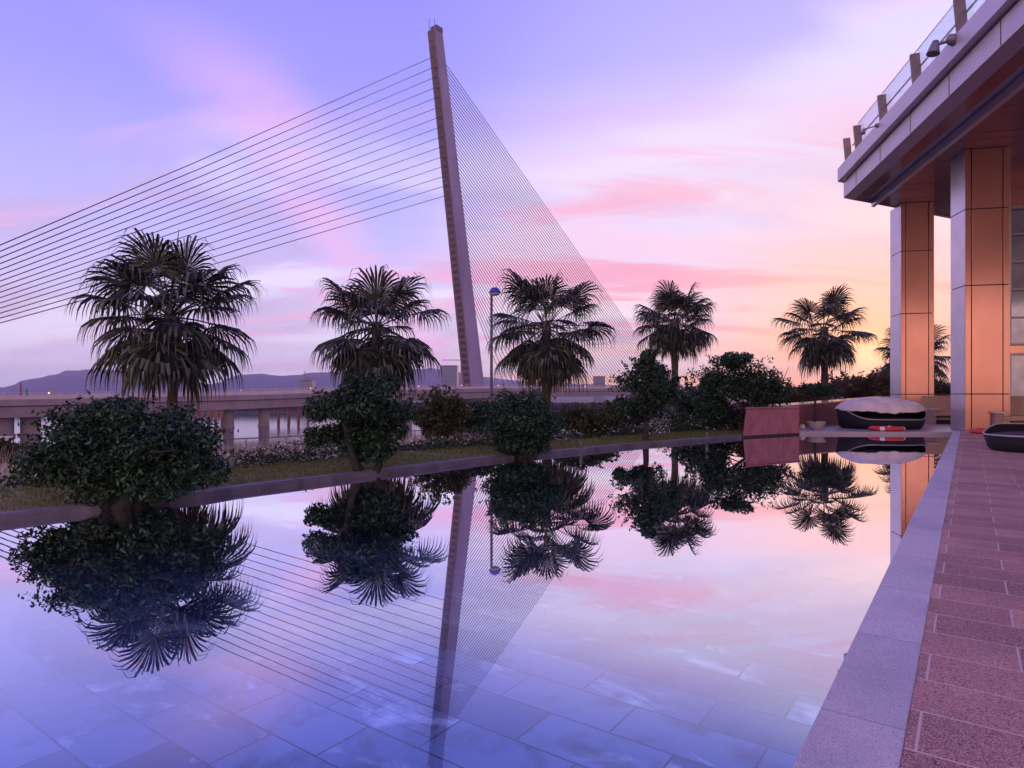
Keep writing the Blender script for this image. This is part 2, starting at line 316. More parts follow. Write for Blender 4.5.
M = dict(
    water=water_mat('pool_water'), glass=glass_mat('railing_glass'),
    river=mat('river_water', (.05, .05, .07), .09, spec=.5, bump=.25, bscale=.25),
    slabs=slab_mat('pool_slabs', (.012, .058, .17), (.13, .22, .46), (.010, .034, .10), .62, .30, ROTP, .05, .006, metal=.38, veins=(.46, .60, .86), bump=.02, offs=(.1, .07)),
    paving=slab_mat('red_granite', (.30, .105, .11), (.66, .31, .285), (.60, .44, .43), .62, .31, ROTP, .62, .005, speck=(.66, .42, .42), bump=.35, stain=(.15, .065, .085), offs=(-.17, .1)),
    coping=slab_mat('coping_stone', (.50, .45, .54), (.60, .54, .62), (.2, .17, .23), 3.0, .9, ROTP, .55, .003, stain=(.25, .22, .33), bump=.25, speck=(.58, .53, .68), dk=.6, offs=(1.6, .2), spec=.4),
    deck=mat('deck_stone', (.40, .33, .38), .35, col2=(.32, .25, .30), scale=1.2, bump=.05),
    kerb=mat('kerb_stone', (.15, .115, .145), .6, col2=(.06, .05, .065), scale=2.5, bump=.3),
    soil=mat('slope_soil', (.07, .055, .045), .95, col2=(.05, .06, .03), scale=.4, bump=.4),
    lawn=mat('lawn_soil', (.10, .095, .035), .95, col2=(.18, .13, .06), scale=1.3, bump=.5),
    grass=mat('grass_blades', (.075, .11, .03), .8, island=(.30, .235, .09), trans=.25, spec=.1),
    plume=mat('plume_grass', (.34, .27, .26), .8, island=(.62, .50, .46), trans=.3),
    groundcover=mat('ground_cover_leaves', (.020, .036, .016), .7, island=(.07, .09, .045), trans=.15, spec=.15),
    flower=mat('white_flowers', (.55, .48, .44), .8, island=(.75, .66, .6), trans=.3),
    palm=mat('palm_leaf', (.010, .013, .009), .5, island=(.15, .145, .115), trans=.2, spec=.3),  # pale random blades carry grey highlights in their colour
    palm_dry=mat('dry_palm_leaf', (.10, .055, .035), .8, island=(.19, .10, .07), trans=.2),
    bark=mat('palm_bark', (.055, .042, .036), .9, col2=(.11, .085, .07), scale=9, bump=.8, stretch=(1, 1, 5)),
    wood=mat('tree_bark', (.016, .013, .013), .9, col2=(.04, .030, .028), scale=10, bump=.7),
    leaf=mat('ficus_leaf', (.005, .011, .007), .45, island=(.052, .125, .058), trans=.08, spec=.25, col2=(.014, .028, .015), scale=2.2),  # brighter green leaves have lit highlights put into their colour
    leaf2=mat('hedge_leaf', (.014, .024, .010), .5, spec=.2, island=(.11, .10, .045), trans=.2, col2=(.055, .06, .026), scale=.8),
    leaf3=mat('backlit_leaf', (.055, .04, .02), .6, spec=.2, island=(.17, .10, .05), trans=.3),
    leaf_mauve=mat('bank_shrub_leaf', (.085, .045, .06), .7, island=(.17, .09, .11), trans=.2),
    terracotta=mat('terracotta', (.22, .10, .065), .85, col2=(.11, .055, .04), scale=8, bump=.3),
    concrete=mat('bridge_concrete', (.26, .185, .215), .8, col2=(.19, .135, .165), scale=.25, bump=.2, bscale=3),
    railc=mat('parapet_concrete', (.52, .40, .42), .8, col2=(.44, .33, .36), scale=.3),
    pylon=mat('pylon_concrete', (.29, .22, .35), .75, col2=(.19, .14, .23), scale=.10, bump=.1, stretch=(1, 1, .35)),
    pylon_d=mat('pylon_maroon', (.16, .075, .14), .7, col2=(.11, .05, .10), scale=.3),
    black=mat('dark_opening', (.008, .008, .014), .4),
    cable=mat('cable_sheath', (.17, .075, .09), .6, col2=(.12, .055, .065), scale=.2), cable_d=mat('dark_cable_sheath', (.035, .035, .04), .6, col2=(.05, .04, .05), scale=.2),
    brown_steel=mat('orange_brown_steel', (.40, .13, .07), .8, col2=(.26, .08, .05), scale=.8, bump=.2),  # orange-brown steel for the trestle and the crane
    hill=mat('hazy_hill_forest', (.035, .035, .075), 1, col2=(.05, .045, .09), scale=.004),  # blue of the distant haze is mixed into the forest colour
    farshore=mat('far_shore', (.05, .045, .055), 1, col2=(.07, .055, .06), scale=.03),
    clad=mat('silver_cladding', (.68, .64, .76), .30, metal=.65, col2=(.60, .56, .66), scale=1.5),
    fascia=mat('fascia_aluminium', (.60, .53, .64), .38, metal=.4, col2=(.54, .47, .58), scale=.8),
    warm_clad=mat('warm_lit_cladding', (.54, .28, .24), .20, metal=.85, col2=(.42, .20, .18), scale=.7, fac=(.3, .7), stretch=(1, 1, .6)),  # warm light on the column fronts is put into this cladding colour
    joint=mat('dark_joint', (.03, .02, .025), .7),
    soffit=mat('soffit_panel', (.42, .18, .185), .16, metal=.25, col2=(.31, .13, .135), scale=.5, spec=.6),
    steel=mat('post_steel', (.17, .11, .14), .3, metal=.6, col2=(.12, .08, .10), scale=3),
    frame=mat('window_frame_white', (.62, .58, .62), .4), pane=mat('dark_window_pane', (.30, .31, .42), .08, metal=.8, spec=.9, col2=(.16, .16, .24), scale=.8),
    redwall=mat('maroon_render', (.24, .075, .085), .65, col2=(.17, .05, .06), scale=1.4, bump=.2),
    pinkstone=mat('pink_stone', (.42, .135, .18), .5, col2=(.26, .08, .115), scale=2.6, bump=.15, dist=.6),
    cap=mat('polished_cap', (.42, .30, .28), .12, col2=(.35, .25, .24), scale=3, spec=.8),
    wicker=mat('black_wicker', (.007, .006, .012), .55, spec=.2, col2=(.016, .013, .024), scale=40, bump=.6, bscale=90),
    cushion=mat('dark_cushion', (.035, .022, .045), .8, col2=(.05, .03, .06), scale=5),
    trim=mat('silver_trim', (.42, .38, .42), .4, metal=.4),
    cover=mat('white_cover_cloth', (.66, .56, .60), .75, col2=(.56, .47, .52), scale=4, bump=.9, bscale=5),
    fabric=mat('sofa_cushion', (.42, .27, .24), .85, col2=(.36, .22, .20), scale=6, bump=.1),
    sofaframe=mat('sofa_frame', (.30, .20, .24), .6, col2=(.24, .16, .19), scale=8),
    buoy=mat('red_buoy', (.62, .035, .045), .45, col2=(.50, .03, .04), scale=9), white=mat('white_band', (.72, .68, .68), .5),
    bowl=mat('white_bowl', (.55, .46, .48), .5, col2=(.46, .37, .40), scale=6, bump=.1),
    lamppole=mat('lamp_pole_paint', (.10, .085, .10), .5), bluelamp=mat('blue_lamp_dome', (.035, .035, .42), .3),
    lens=mat('lamp_lens', (.55, .52, .62), .3), fixture=mat('floodlight_grey', (.20, .17, .21), .45, metal=.4),
    building=mat('far_building', (.16, .15, .22), .7), roof=mat('far_roof', (.20, .12, .14), .8), bglass=mat('far_building_glass', (.10, .12, .2), .2),
    edgeglow=emit_mat('bridge_edge_glow', (1, .55, .22), 2.2),
    promenade=mat('promenade_concrete', (.50, .46, .50), .7, col2=(.42, .38, .42), scale=.8),
    post=mat('marker_red', (.22, .04, .05), .6), green=mat('marker_green', (.03, .11, .07), .6),
)

# ------------------------------------------------------------------ setting: ground, river, hills
def struct(o): o['kind'] = 'structure'; return o
KERB = [(-60, -52), (-14, -5.6), (-9, .3), (-4.8, 6.0), (-4.49, 6.37), (-3.53, 7.46), (-3.34, 7.86), (-1.9, 9.65), (-.57, 11.44), (.55, 12.56), (3.08, 15.04), (6.43, 17.9)]
KERB = [Vector((a, b)) for a, b in KERB]
def offset(poly, d):
    out = []
    for i, p in enumerate(poly):
        t = (poly[min(i+1, len(poly)-1)]-poly[max(i-1, 0)]).normalized(); out.append(p+Vector((-t.y, t.x))*d)
    return out
GX = KERB + [Vector((12, 23)), Vector((30, 40)), Vector((120, 122))]    # the garden edge runs on behind the wall
struct(MB().sheet([(-9000, -3000), (9000, -3000), (9000, 9000), (-9000, 9000)], -9.4).build('ground', M['soil']))
struct(MB().sheet([(-2500, -400), (900, -400), (900, 330), (-2500, 330)], -7.7).build('river', M['river']))
mb = MB()
prof = [(.10, .07), (2.2, .06), (3.4, -.10), (7.0, -1.0), (12.0, -1.15), (14.4, -1.15), (19, -2.8), (42, -6.3), (64, -7.2), (92, -9.0)]
rows = [[(p.x, p.y, z) for p in offset(GX, d)] for d, z in prof]
n = len(GX)
def strips(rows, a, b):
    q = MB(); vs = [v for r in rows[a:b+1] for v in r]
    q.add(vs, [(i*n+j, (i)*n+j+1, (i+1)*n+j+1, (i+1)*n+j) for i in range(b-a) for j in range(n-1)]); return q
struct(strips(rows, 0, 2).build('lawn', M['lawn']))
struct(strips(rows, 2, 4).build('slope', M['soil']))
struct(strips(rows, 4, 5).build('path', M['promenade']))
struct(strips(rows, 5, 9).build('river_bank', M['soil']))
mb = MB(); a = offset(KERB, 0); b = offset(KERB, .02); c = offset(KERB, .17)
m_ = len(KERB)
vs = [(p.x, p.y, -.45) for p in a]+[(p.x, p.y, .06) for p in a]+[(p.x, p.y, .08) for p in b]+[(p.x, p.y, .08) for p in c]+[(p.x, p.y, -.1) for p in c]
mb.add(vs, [(i*m_+j+1, i*m_+j, (i+1)*m_+j, (i+1)*m_+j+1) for i in range(4) for j in range(m_-1)])
struct(mb.build('kerb', M['kerb']))
# hills
def hills():
    ridge = [(-420, 392), (-260, 386), (-120, 389), (-40, 391), (0, 387), (20, 381), (45, 375), (70, 371), (95, 369), (125, 371), (160, 376), (195, 382), (212, 384), (226, 379), (240, 375.5), (262, 373.5), (282, 376), (300, 375), (314, 372.5), (335, 372), (365, 374), (400, 371), (430, 368), (455, 371), (475, 376), (520, 381), (580, 384), (660, 386), (760, 386), (900, 388), (1100, 389)]
    rd = random.Random(4); pts = []
    for (x0, y0), (x1, y1) in zip(ridge, ridge[1:]):
        k = max(2, int((x1-x0)/7))
        for i in range(k):
            t = i/k; pts.append((x0+(x1-x0)*t, y0+(y1-y0)*t+rd.uniform(-.35, .35)))
    q = MB(); rows_ = []
    for fy, fh in ((2100, 0), (2350, .32), (2620, .72), (2900, 1), (3300, .6), (3700, 0)):
        rows_.append([((px-512)/F*2900*(fy/2900), fy+rd.uniform(-40, 40), -9.5+fh*((395-py)/F*2900+10.7)*(1 if fh == 1 else rd.uniform(.9, 1.02))) for px, py in pts])
    nn = len(pts); q.add([v for r in rows_ for v in r], [(i*nn+j, i*nn+j+1, (i+1)*nn+j+1, (i+1)*nn+j) for i in range(5) for j in range(nn-1)])
    struct(q.build('hills', M['hill'], smooth=True))
hills()
q = MB(); q.add([(-2500, 318, -8), (1200, 318, -8), (1200, 322, -6.9), (-2500, 322, -6.9), (1200, 2200, -6.5), (-2500, 2200, -6.5)], [(0, 1, 2, 3), (3, 2, 4, 5)])
struct(q.build('far_bank', M['farshore']))

# ------------------------------------------------------------------ pool and terrace
cl = lambda a: Vector((.872, 1.972, 0))+PD*a                 # water side of the coping
CW = .288                                                    # coping width
cr = lambda a: cl(a)+PN*CW
AF = (19.4-1.964)/PD.y
poolpoly = [(p.x, p.y) for p in KERB[2:]] + [(8.7, 19.46), (cl(AF).x, 19.4), (cl(-7).x, cl(-7).y)]
struct(MB().sheet(poolpoly, 0).build('water', M['water']))
struct(MB().sheet([(p.x, p.y) for p in KERB[1:]] + [(8.7, 19.9), (cl(AF+.2).x, 19.9), (cl(-8).x, cl(-8).y)], -.34).build('pool_floor', M['slabs']))
def quadp(a0, a1, f0, f1): return [tuple(f0(a0).xy), tuple(f1(a0).xy), tuple(f1(a1).xy), tuple(f0(a1).xy)]
struct(MB().prism([tuple(cl(-7).xy), tuple((cr(-7)-PN*.001).xy), (cr(AF).x-.001, 19.39), (cl(AF).x, 19.39)], -.5, .082).build('coping', M['coping'], bevel=.006))
struct(MB().prism([tuple(cr(-7).xy), (cr(-7).x+14, cr(-7).y-10), (40, -6), (40, 19.39), (cr(AF).x, 19.39)], -.6, .078).build('terrace', M['paving']))
struct(MB().prism([(8.62, 19.5), (cl(AF).x, 19.4), (40, 19.4), (40, 44), (20, 31.5), (8.0, 20.6)], -.6, .08).build('deck', M['deck'], bevel=.012))

# ------------------------------------------------------------------ hotel
BY = R(11.3); BD = Vector((math.sin(BY), math.cos(BY), 0)); BN = Vector((math.cos(BY), -math.sin(BY), 0))
hotel = thing('hotel', (14.2, 20, .08), 'hotel wing with flat silver roof edge, copper soffit and two square columns on the terrace', 'building')
SOF = 8.86
C0 = Vector((12.9, 24.9, 0)); E1 = Vector((30, 33.0, 0))
def near(off, yy):                      # point on the roof edge line, off metres inside
    p = C0+BN*off; t = (yy-p.y)/BD.y; return p+BD*t
def edge_end(off):                      # where an inset line meets the slanted end
    p = C0+BN*off; e = (E1-C0).normalized(); A = np.array([[BD.x, -e.x], [BD.y, -e.y]]); t = np.linalg.solve(A, np.array([C0.x-p.x, C0.y-p.y])); return p+BD*t[0]
def band(o0, o1, z0, z1, name, m, parent, endpush=0.):
    a = edge_end(o0); b = edge_end(o1); e = (E1-C0).normalized(); en = Vector((-e.y, e.x, 0))*endpush
    q = MB(); q.prism([tuple(near(o0, -9).xy), tuple((a+en).xy), tuple((E1+en).xy), tuple((E1-Vector((0, .6, 0))).xy), tuple(b.xy), tuple(near(o1, -9).xy)], z0, z1)
    return q.build(name, m, parent, bevel=.008)
roofp = MB(); 
roofp.prism([tuple(near(.35, -9).xy), tuple(edge_end(.35).xy), tuple(E1.xy), (40, 30), (40, -9)], 9.0, 9.95)
roof = roofp.build('roof', M['fascia'], hotel)
band(0, .5, SOF, 9.44, 'fascia_panel', M['fascia'], hotel)
band(-.17, .5, 9.49, 10.0, 'fascia_panel', M['fascia'], hotel, .10)
band(.06, .5, 9.43, 9.50, 'shadow_gap', M['joint'], hotel, -.05)
for k, yy in enumerate(np.arange(23.6, -8, -2.35)):
    p = near(-.172, yy); MB().box((p.x, p.y, 9.745), (.012, .016, .50), -BY).build('panel_joint', M['joint'], hotel)
    p = near(-.003, yy-.15); MB().box((p.x, p.y, 9.15), (.012, .016, .56), -BY).build('panel_joint', M['joint'], hotel)
# underside: a flat edge strip, a dark slot, a bright metal trim, then plank soffit
def under(o0, o1, z0, z1, name, m):
    q = MB(); a = edge_end(o0+.001); b = edge_end(o1); q.prism([tuple(near(o0, -9).xy), tuple(a.xy), tuple(b.xy), tuple(near(o1, -9).xy)], z0, z1); return q.build(name, m, hotel)
under(.5, .95, SOF+.004, SOF+.1, 'edge_strip', M['soffit'])
under(.95, 1.30, SOF+.16, SOF+.22, 'slot', M['joint'])
under(1.30, 1.46, SOF-.13, SOF+.1, 'gutter_trim', M['clad'])
q = MB(); rd = random.Random(9)
yy = -9.
while yy < 31:
    w = .58; o0 = 1.46
    a = near(o0, yy); 
    # plank runs across the roof, from the trim inwards
    def clip(p):   # keep inside the slanted end
        return p
    p0 = near(o0, yy); p1 = near(o0, yy+w-.018)
    lim = edge_end(o0).y
    if p1.y < lim:
        dz = rd.uniform(0, .012)
        q.prism([tuple(p0.xy), tuple(p1.xy), tuple((p1+BN*24).xy), tuple((p0+BN*24).xy)], SOF+.02+dz, SOF+.07)
    else:
        e = (E1-C0).normalized()
        def hit(p):
            A = np.array([[BN.x, -e.x], [BN.y, -e.y]]); t = np.linalg.solve(A, np.array([C0.x-p.x, C0.y-p.y])); return max(0, t[0])
        t0, t1 = hit(p0), hit(p1)
        if t1 < 15: q.prism([tuple((p0+BN*t0).xy), tuple((p1+BN*t1).xy), tuple((p1+BN*24).xy), tuple((p0+BN*24).xy)], SOF+.02, SOF+.07)
    yy += w
q.build('soffit', M['soffit'], hotel)
def column(corner, wid, dep, name='column'):
    c = Vector((*corner, 0)); z0, z1 = .08, SOF+.02
    def P2(u, v): return c+BN*u+BD*v
    core = MB().prism([tuple(P2(.03, .03).xy), tuple(P2(wid-.03, .03).xy), tuple(P2(wid-.03, dep-.03).xy), tuple(P2(.03, dep-.03).xy)], z0, z1)
    col = core.build(name, M['joint'], hotel)
    zs = [z0, 1.23, 4.62, 7.0, z1] if corner[1] < 22 else [z0, 1.23, 4.45, 6.95, z1]
    for za, zb in zip(zs, zs[1:]):
        za, zb = za+.012, zb-.012
        for u0, u1 in ((.0, .17), (.185, wid-.20), (wid-.185, wid)):
            q = MB().prism([tuple(P2(u0+.006, -.002).xy), tuple(P2(u1-.006, -.002).xy), tuple(P2(u1-.006, .06).xy), tuple(P2(u0+.006, .06).xy)], za, zb); q.build('warm_lit_panel', M['warm_clad'], col, bevel=.005)
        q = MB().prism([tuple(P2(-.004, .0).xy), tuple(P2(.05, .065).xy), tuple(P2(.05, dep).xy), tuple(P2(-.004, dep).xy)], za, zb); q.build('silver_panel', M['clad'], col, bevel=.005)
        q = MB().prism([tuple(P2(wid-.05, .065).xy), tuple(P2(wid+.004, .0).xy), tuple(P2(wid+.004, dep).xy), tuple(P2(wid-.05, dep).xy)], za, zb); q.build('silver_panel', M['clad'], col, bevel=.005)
        q = MB().prism([tuple(P2(.052, dep-.06).xy), tuple(P2(wid-.052, dep-.06).xy), tuple(P2(wid-.052, dep+.002).xy), tuple(P2(.052, dep+.002).xy)], za, zb); q.build('warm_lit_panel', M['warm_clad'], col, bevel=.005)
column((14.16, 20.0), 1.24, .95)
column((15.56, 25.6), 1.19, 1.12)
# glazed wall behind the near column
def facade():
    o = P(1008, 395, 23.6); o.z = 0
    wall = MB().prism([tuple((o+BN*.0+BD*.25).xy), tuple((o+BN*16+BD*.25).xy), tuple((o+BN*16+BD*.6).xy), tuple((o+BD*.6).xy)], .08, SOF+.05).build('wall', M['warm_clad'], hotel)
    for i in range(8):
        u = .05+i*1.9
        for (z0, z1, rowsn) in ((.3, 2.75, 1), (3.05, SOF-.7, 5)):
            fr = MB()
            a = o+BN*u
            def bx(u0, u1, za, zb, d0=0., d1=.2):
                fr.prism([tuple((o+BN*u0+BD*d0).xy), tuple((o+BN*u1+BD*d0).xy), tuple((o+BN*u1+BD*d1).xy), tuple((o+BN*u0+BD*d1).xy)], za, zb)
            bx(u, u+.07, z0, z1); bx(u+1.7, u+1.77, z0, z1); bx(u+.07, u+1.7, z0, z0+.08); bx(u+.07, u+1.7, z1-.08, z1); bx(u+.86, u+.90, z0+.08, z1-.08, .05, .18)
            for k in range(1, rowsn):
                zz = z0+(z1-z0)*k/rowsn; bx(u+.07, u+.86, zz-.025, zz+.025, .04, .17); bx(u+.90, u+1.7, zz-.025, zz+.025, .04, .17)
            w = fr.build('window', M['frame'], hotel)
            pn = MB().prism([tuple((o+BN*(u+.03)+BD*.19).xy), tuple((o+BN*(u+1.74)+BD*.19).xy), tuple((o+BN*(u+1.74)+BD*.23).xy), tuple((o+BN*(u+.03)+BD*.23).xy)], z0+.02, z1-.02)
            pn.build('pane', M['pane'], w)
facade()
# balustrade on the roof edge
lean = R(-5)
ys = [24.25, 23.1, 20.75, 18.25, 15.7, 13.15, 10.6]
for k, yy in enumerate(ys):
    p = near(.02, yy)
    q = MB(); q.box((0, 0, 0), (.24, .09, .98)); q.box((.02, .06, -.02), (.17, .035, .92))
    m = Matrix.Translation((p.x-.07, p.y, 10.44)) @ Matrix.Rotation(-BY, 4, 'Z') @ Matrix.Rotation(lean, 4, 'Y')
    q.v = [tuple(m @ Vector(v)) for v in q.v]
    q.build('railing_post', M['steel'], hotel, bevel=.006)
for y0, y1 in zip(ys[1:], ys[2:]):
    a, b = near(.08, y0-.08), near(.08, y1+.08)
    o_ = -BN*.13
    q = MB(); 
    q.add([(a.x, a.y, 10.08), (b.x, b.y, 10.08), (b.x+o_.x, b.y+o_.y, 10.98), (a.x+o_.x, a.y+o_.y, 10.98), (a.x+.02, a.y, 10.08), (b.x+.02, b.y, 10.08), (b.x+o_.x+.02, b.y+o_.y, 10.98), (a.x+o_.x+.02, a.y+o_.y, 10.98)],
          [(0, 1, 2, 3), (7, 6, 5, 4), (0, 4, 5, 1), (1, 5, 6, 2), (2, 6, 7, 3), (3, 7, 4, 0)])
    q.build('glass_panel', M['glass'], hotel)
q = MB(); a, b = near(.14, ys[0]), near(.14, -2); q.tube([(a.x, a.y, 10.66), (b.x, b.y, 10.66)], .028, 8); q.build('handrail', M['steel'], hotel, smooth=True)
q = MB(); a, b = near(-.06, ys[1]), near(-.06, -2); q.tube([(a.x, a.y, 10.985), (b.x, b.y, 10.985)], .014, 6); q.build('handrail', M['clad'], hotel, smooth=True)

def floodlight(yy, label, sz=1.0, side=0):
    p = near(-.17, yy); z = 9.82
    t = thing('floodlight', (p.x, p.y, z), label, 'floodlight', 'floodlights on the roof edge')
    q = MB().lathe([(0, -.12*sz), (.11*sz, -.12*sz), (.12*sz, 0), (.08*sz, .10*sz), (0, .12*sz)], (0, 0, 0), 16)
    m = Matrix.Translation((p.x-.09, p.y, z+.1)) @ Matrix.Rotation(R(-70), 4, 'Y'); q.v = [tuple(m @ Vector(v)) for v in q.v]
    q.build('wall_mount', M['fixture'], t, smooth=True)
    q = MB().tube([(p.x-.12, p.y, z+.08), (p.x-.28, p.y+.05, z+.05), (p.x-.42, p.y+.08, z+.02)], .035*sz, 8); q.build('arm', M['fixture'], t, smooth=True)
    q = MB().lathe([(0, .14), (.06, .14), (.085, .05), (.12, -.10), (.13, -.14), (.11, -.14), (0, -.12)], (0, 0, 0), 18); q.v = [(x*sz, y*sz, zz*sz) for x, y, zz in q.v]
    m = Matrix.Translation((p.x-.47, p.y+.09, z-.05)) @ Matrix.Rotation(R(12), 4, 'Y'); q.v = [tuple(m @ Vector(v)) for v in q.v]
    q.build('lamp_head', M['fixture'], t, smooth=True)
floodlight(15.7, 'grey floodlight with bell shaped head on the upper, nearer part of the roof edge', 1.15)
floodlight(20.7, 'tiny grey floodlight near the far corner of the roof edge', .55)

# ------------------------------------------------------------------ walls and things on the deck
def wallseg(name, label, cat, a, b, th, z0, za, zb, m, capm=None, over=.03, caph=.05):
    a = Vector((*a, 0)); b = Vector((*b, 0)); d = (b-a).normalized(); nn = Vector((-d.y, d.x, 0))
    t = thing(name, (a.x, a.y, z0), label, cat)
    def pr(lo0, lo1, hi0, hi1, o0, o1):
        q = MB(); ps = [a+nn*o0, b+nn*o0, b+nn*o1, a+nn*o1]
        lo = (lo0, lo1, lo1, lo0); hi = (hi0, hi1, hi1, hi0)
        q.add([(p.x, p.y, l) for p, l in zip(ps, lo)]+[(p.x, p.y, h) for p, h in zip(ps, hi)], [(3, 2, 1, 0), (4, 5, 6, 7), (0, 1, 5, 4), (1, 2, 6, 5), (2, 3, 7, 6), (3, 0, 4, 7)]); return q
    pr(z0, z0, za, zb, 0, th).build('wall_body', m, t)
    if capm: pr(za+.001, zb+.001, za+caph, zb+caph, -over, th+over).build('capping', capm, t, bevel=.008)
    return t
wallseg('terrace_wall', 'low maroon wall with bright polished capping behind the round daybed', 'wall', (7.9, 20.3), (17.2, 28.6), .8, -.3, .76, 1.09, M['redwall'], M['cap'])
wallseg('parapet_wall', 'low reddish parapet wall running behind the two tall columns', 'wall', (17.25, 28.3), (34, 25.6), .3, .06, 1.17, 1.17, M['redwall'], M['pinkstone'])
# pink stone block
t = thing('stone_block', (7.4, 18.6, 0), 'pink stone block with one sloping end at the pool corner', 'wall block')
a = Vector((6.43, 17.93, 0)); b = Vector((8.72, 19.42, 0)); d = (b-a).normalized(); nn = Vector((.37, .93, 0))
q = MB(); vs = []
for z, sl in ((-.4, 0.), (.80, .19)):
    for p in (a+d*sl, b, b+nn*1.0, a+d*sl+nn*1.0): vs.append((p.x, p.y, z))
q.add(vs, [(3, 2, 1, 0), (4, 5, 6, 7), (0, 1, 5, 4), (1, 2, 6, 5), (2, 3, 7, 6), (3, 0, 4, 7)]); q.build('block', M['pinkstone'], t, bevel=.02)
Lb = (b-a).length
q = MB(); q.prism([tuple((a+d*.02-nn*.012).xy), tuple((b+d*.004-nn*.012).xy), tuple((b+d*.004+nn*.1).xy), tuple((a+d*.02+nn*.1).xy)], -.3, .055); q.build('waterline_course', M['joint'], t)
for fr_ in (.36, .70):
    q = MB(); c_ = a+d*Lb*fr_; q.prism([tuple((c_-nn*.003).xy), tuple((c_+d*.012-nn*.003).xy), tuple((c_+d*.012+nn*.05).xy), tuple((c_+nn*.05).xy)], .055, .80); q.build('seam', M['redwall'], t)
q = MB(); ps = [a+d*.17-nn*.02, b+d*.02-nn*.02, b+d*.02+nn*1.02, a+d*.17+nn*1.02]; q.prism([tuple(p.xy) for p in ps], .802, .84); q.build('top_slab', M['pinkstone'], t, bevel=.008)

def daybed(c, r, label, covered=True, rot=0., seed=1, hi=.66):
    t = thing('daybed', (c[0], c[1], .08), label, 'daybed')
    NS = 72; z0 = .08
    def rim(a):                      # rim height, low in front (towards the pool), high at the back
        f = min(1, max(0, (-math.sin(a-rot)-.05)/.8)); f = f*f*(3-2*f)
        return hi-(hi-.31)*f
    q = MB(); vs = []
    levels = [(.86, 0, 0), (.92, .06, 0), (1.0, 0, 1.0), (.96, 0, 1.0), (.90, .0, .55)]
    for f, zc, rr in levels:
        for k in range(NS):
            a = 2*math.pi*k/NS; vs.append((c[0]+r*f*math.cos(a), c[1]+r*f*.86*math.sin(a), z0+zc+rr*rim(a)))
    q.add(vs, [(i*NS+k, i*NS+(k+1) % NS, (i+1)*NS+(k+1) % NS, (i+1)*NS+k) for i in range(len(levels)-1) for k in range(NS)])
    q.build('basket', M['wicker'], t, smooth=True)
    q = MB(); pts = [(c[0]+r*.985*math.cos(2*math.pi*k/NS), c[1]+r*.86*.985*math.sin(2*math.pi*k/NS), z0+rim(2*math.pi*k/NS)+.012) for k in range(NS+1)]
    q.tube(pts, .018, 6, cap=False); q.build('rim_trim', M['trim'], t, smooth=True)
    q = MB().lathe([(0, .36), (r*.7, .36), (r*.86, .33), (r*.89, .24), (r*.88, .1)], (0, 0, 0), 48); q.v = [(c[0]+x, c[1]+y*.86, z0+z) for x, y, z in q.v]
    q.build('mattress', M['cushion'], t, smooth=True)
    if covered:
        rd = random.Random(seed); NA, NR = 144, 30; vs = []
        ph = [rd.uniform(0, 6.28) for _ in range(8)]
        for i in range(NR+1):
            f = i/NR
            for k in range(NA):
                a = 2*math.pi*k/NA
                front = max(0, -math.sin(a-rot))
                rr = f*r*(1.02-.08*front)
                wob = .5*math.sin(3*a+ph[0])+.3*math.sin(7*a+ph[1])+.2*math.sin(13*a+ph[2])
                e_ = .72-.08*front**2+.035*wob
                zz = e_+(.99-e_)*(1-f**2.4)
                x = c[0]+rr*math.cos(a); y = c[1]+rr*.86*math.sin(a)
                fold = mnoise.noise(Vector((x*1.6+y*.9, y*1.2-x*.7, 3.1)))
                fold2 = 1-abs(mnoise.noise(Vector((x*3.4+y*2.4, y*2.0-x*1.2, 7.7))))*2.2
                zz += (.09*fold+.085*fold2)*min(1, f*2)*(1-.5*f)
                if f > .82: zz -= (.13+.05*wob)*((f-.82)/.18)**1.5
                vs.append((x, y, z0+zz))
        q = MB(); q.add(vs, [(i*NA+k, i*NA+(k+1) % NA, (i+1)*NA+(k+1) % NA, (i+1)*NA+k) for i in range(NR) for k in range(NA)])
        o = q.build('cover', M['cover'], t, smooth=True); sm = o.modifiers.new('thick', 'SOLIDIFY'); sm.thickness = .02
    return t
daybed((P(880, 0, 21.6).x, 21.6), 1.38, 'round black wicker daybed topped with a crumpled pale cover by the pool end', True, 0, 3)
daybed((P(1045, 0, 12.75).x, 12.75), 1.05, 'uncovered black wicker daybed cut off by the right picture edge', False, R(-80), 5, .50)
def buoy(c, label, r=.36):
    t = thing('lifebuoy', (c[0], c[1], .08), label, 'lifebuoy', 'red and white lifebuoys')
    q = MB(); NR, NT = 48, 12
    def ring(k0, k1, R1, z1, name, m):
        q = MB(); vs = []
        for k in range(k0, k1+1):
            a = 2*math.pi*k/NR+.3
            for j in range(NT):
                b = 2*math.pi*j/NT; rr = r+R1*math.cos(b); vs.append((c[0]+rr*math.cos(a), c[1]+rr*math.sin(a), .08+.068+z1*math.sin(b)))
        L_ = k1-k0+1
        q.add(vs, [(i*NT+j, (i+1)*NT+j, (i+1)*NT+(j+1) % NT, i*NT+(j+1) % NT) for i in range(L_-1) for j in range(NT)]); return q.build(name, m, t, smooth=True)
    ring(0, 48, .095, .065, 'ring', M['buoy'])
    for k in (4, 16, 28, 40): ring(k-1, k+1, .100, .070, 'white_band', M['white'])
c = G(893, 431.2, .08); buoy((c.x, 20.15), 'red lifebuoy with white bands lying on the deck edge in front of the covered daybed', .42)
buoy((P(989, 0, 18.6).x, 18.6), 'red lifebuoy with white bands lying beside the uncovered daybed at the column foot', .38)
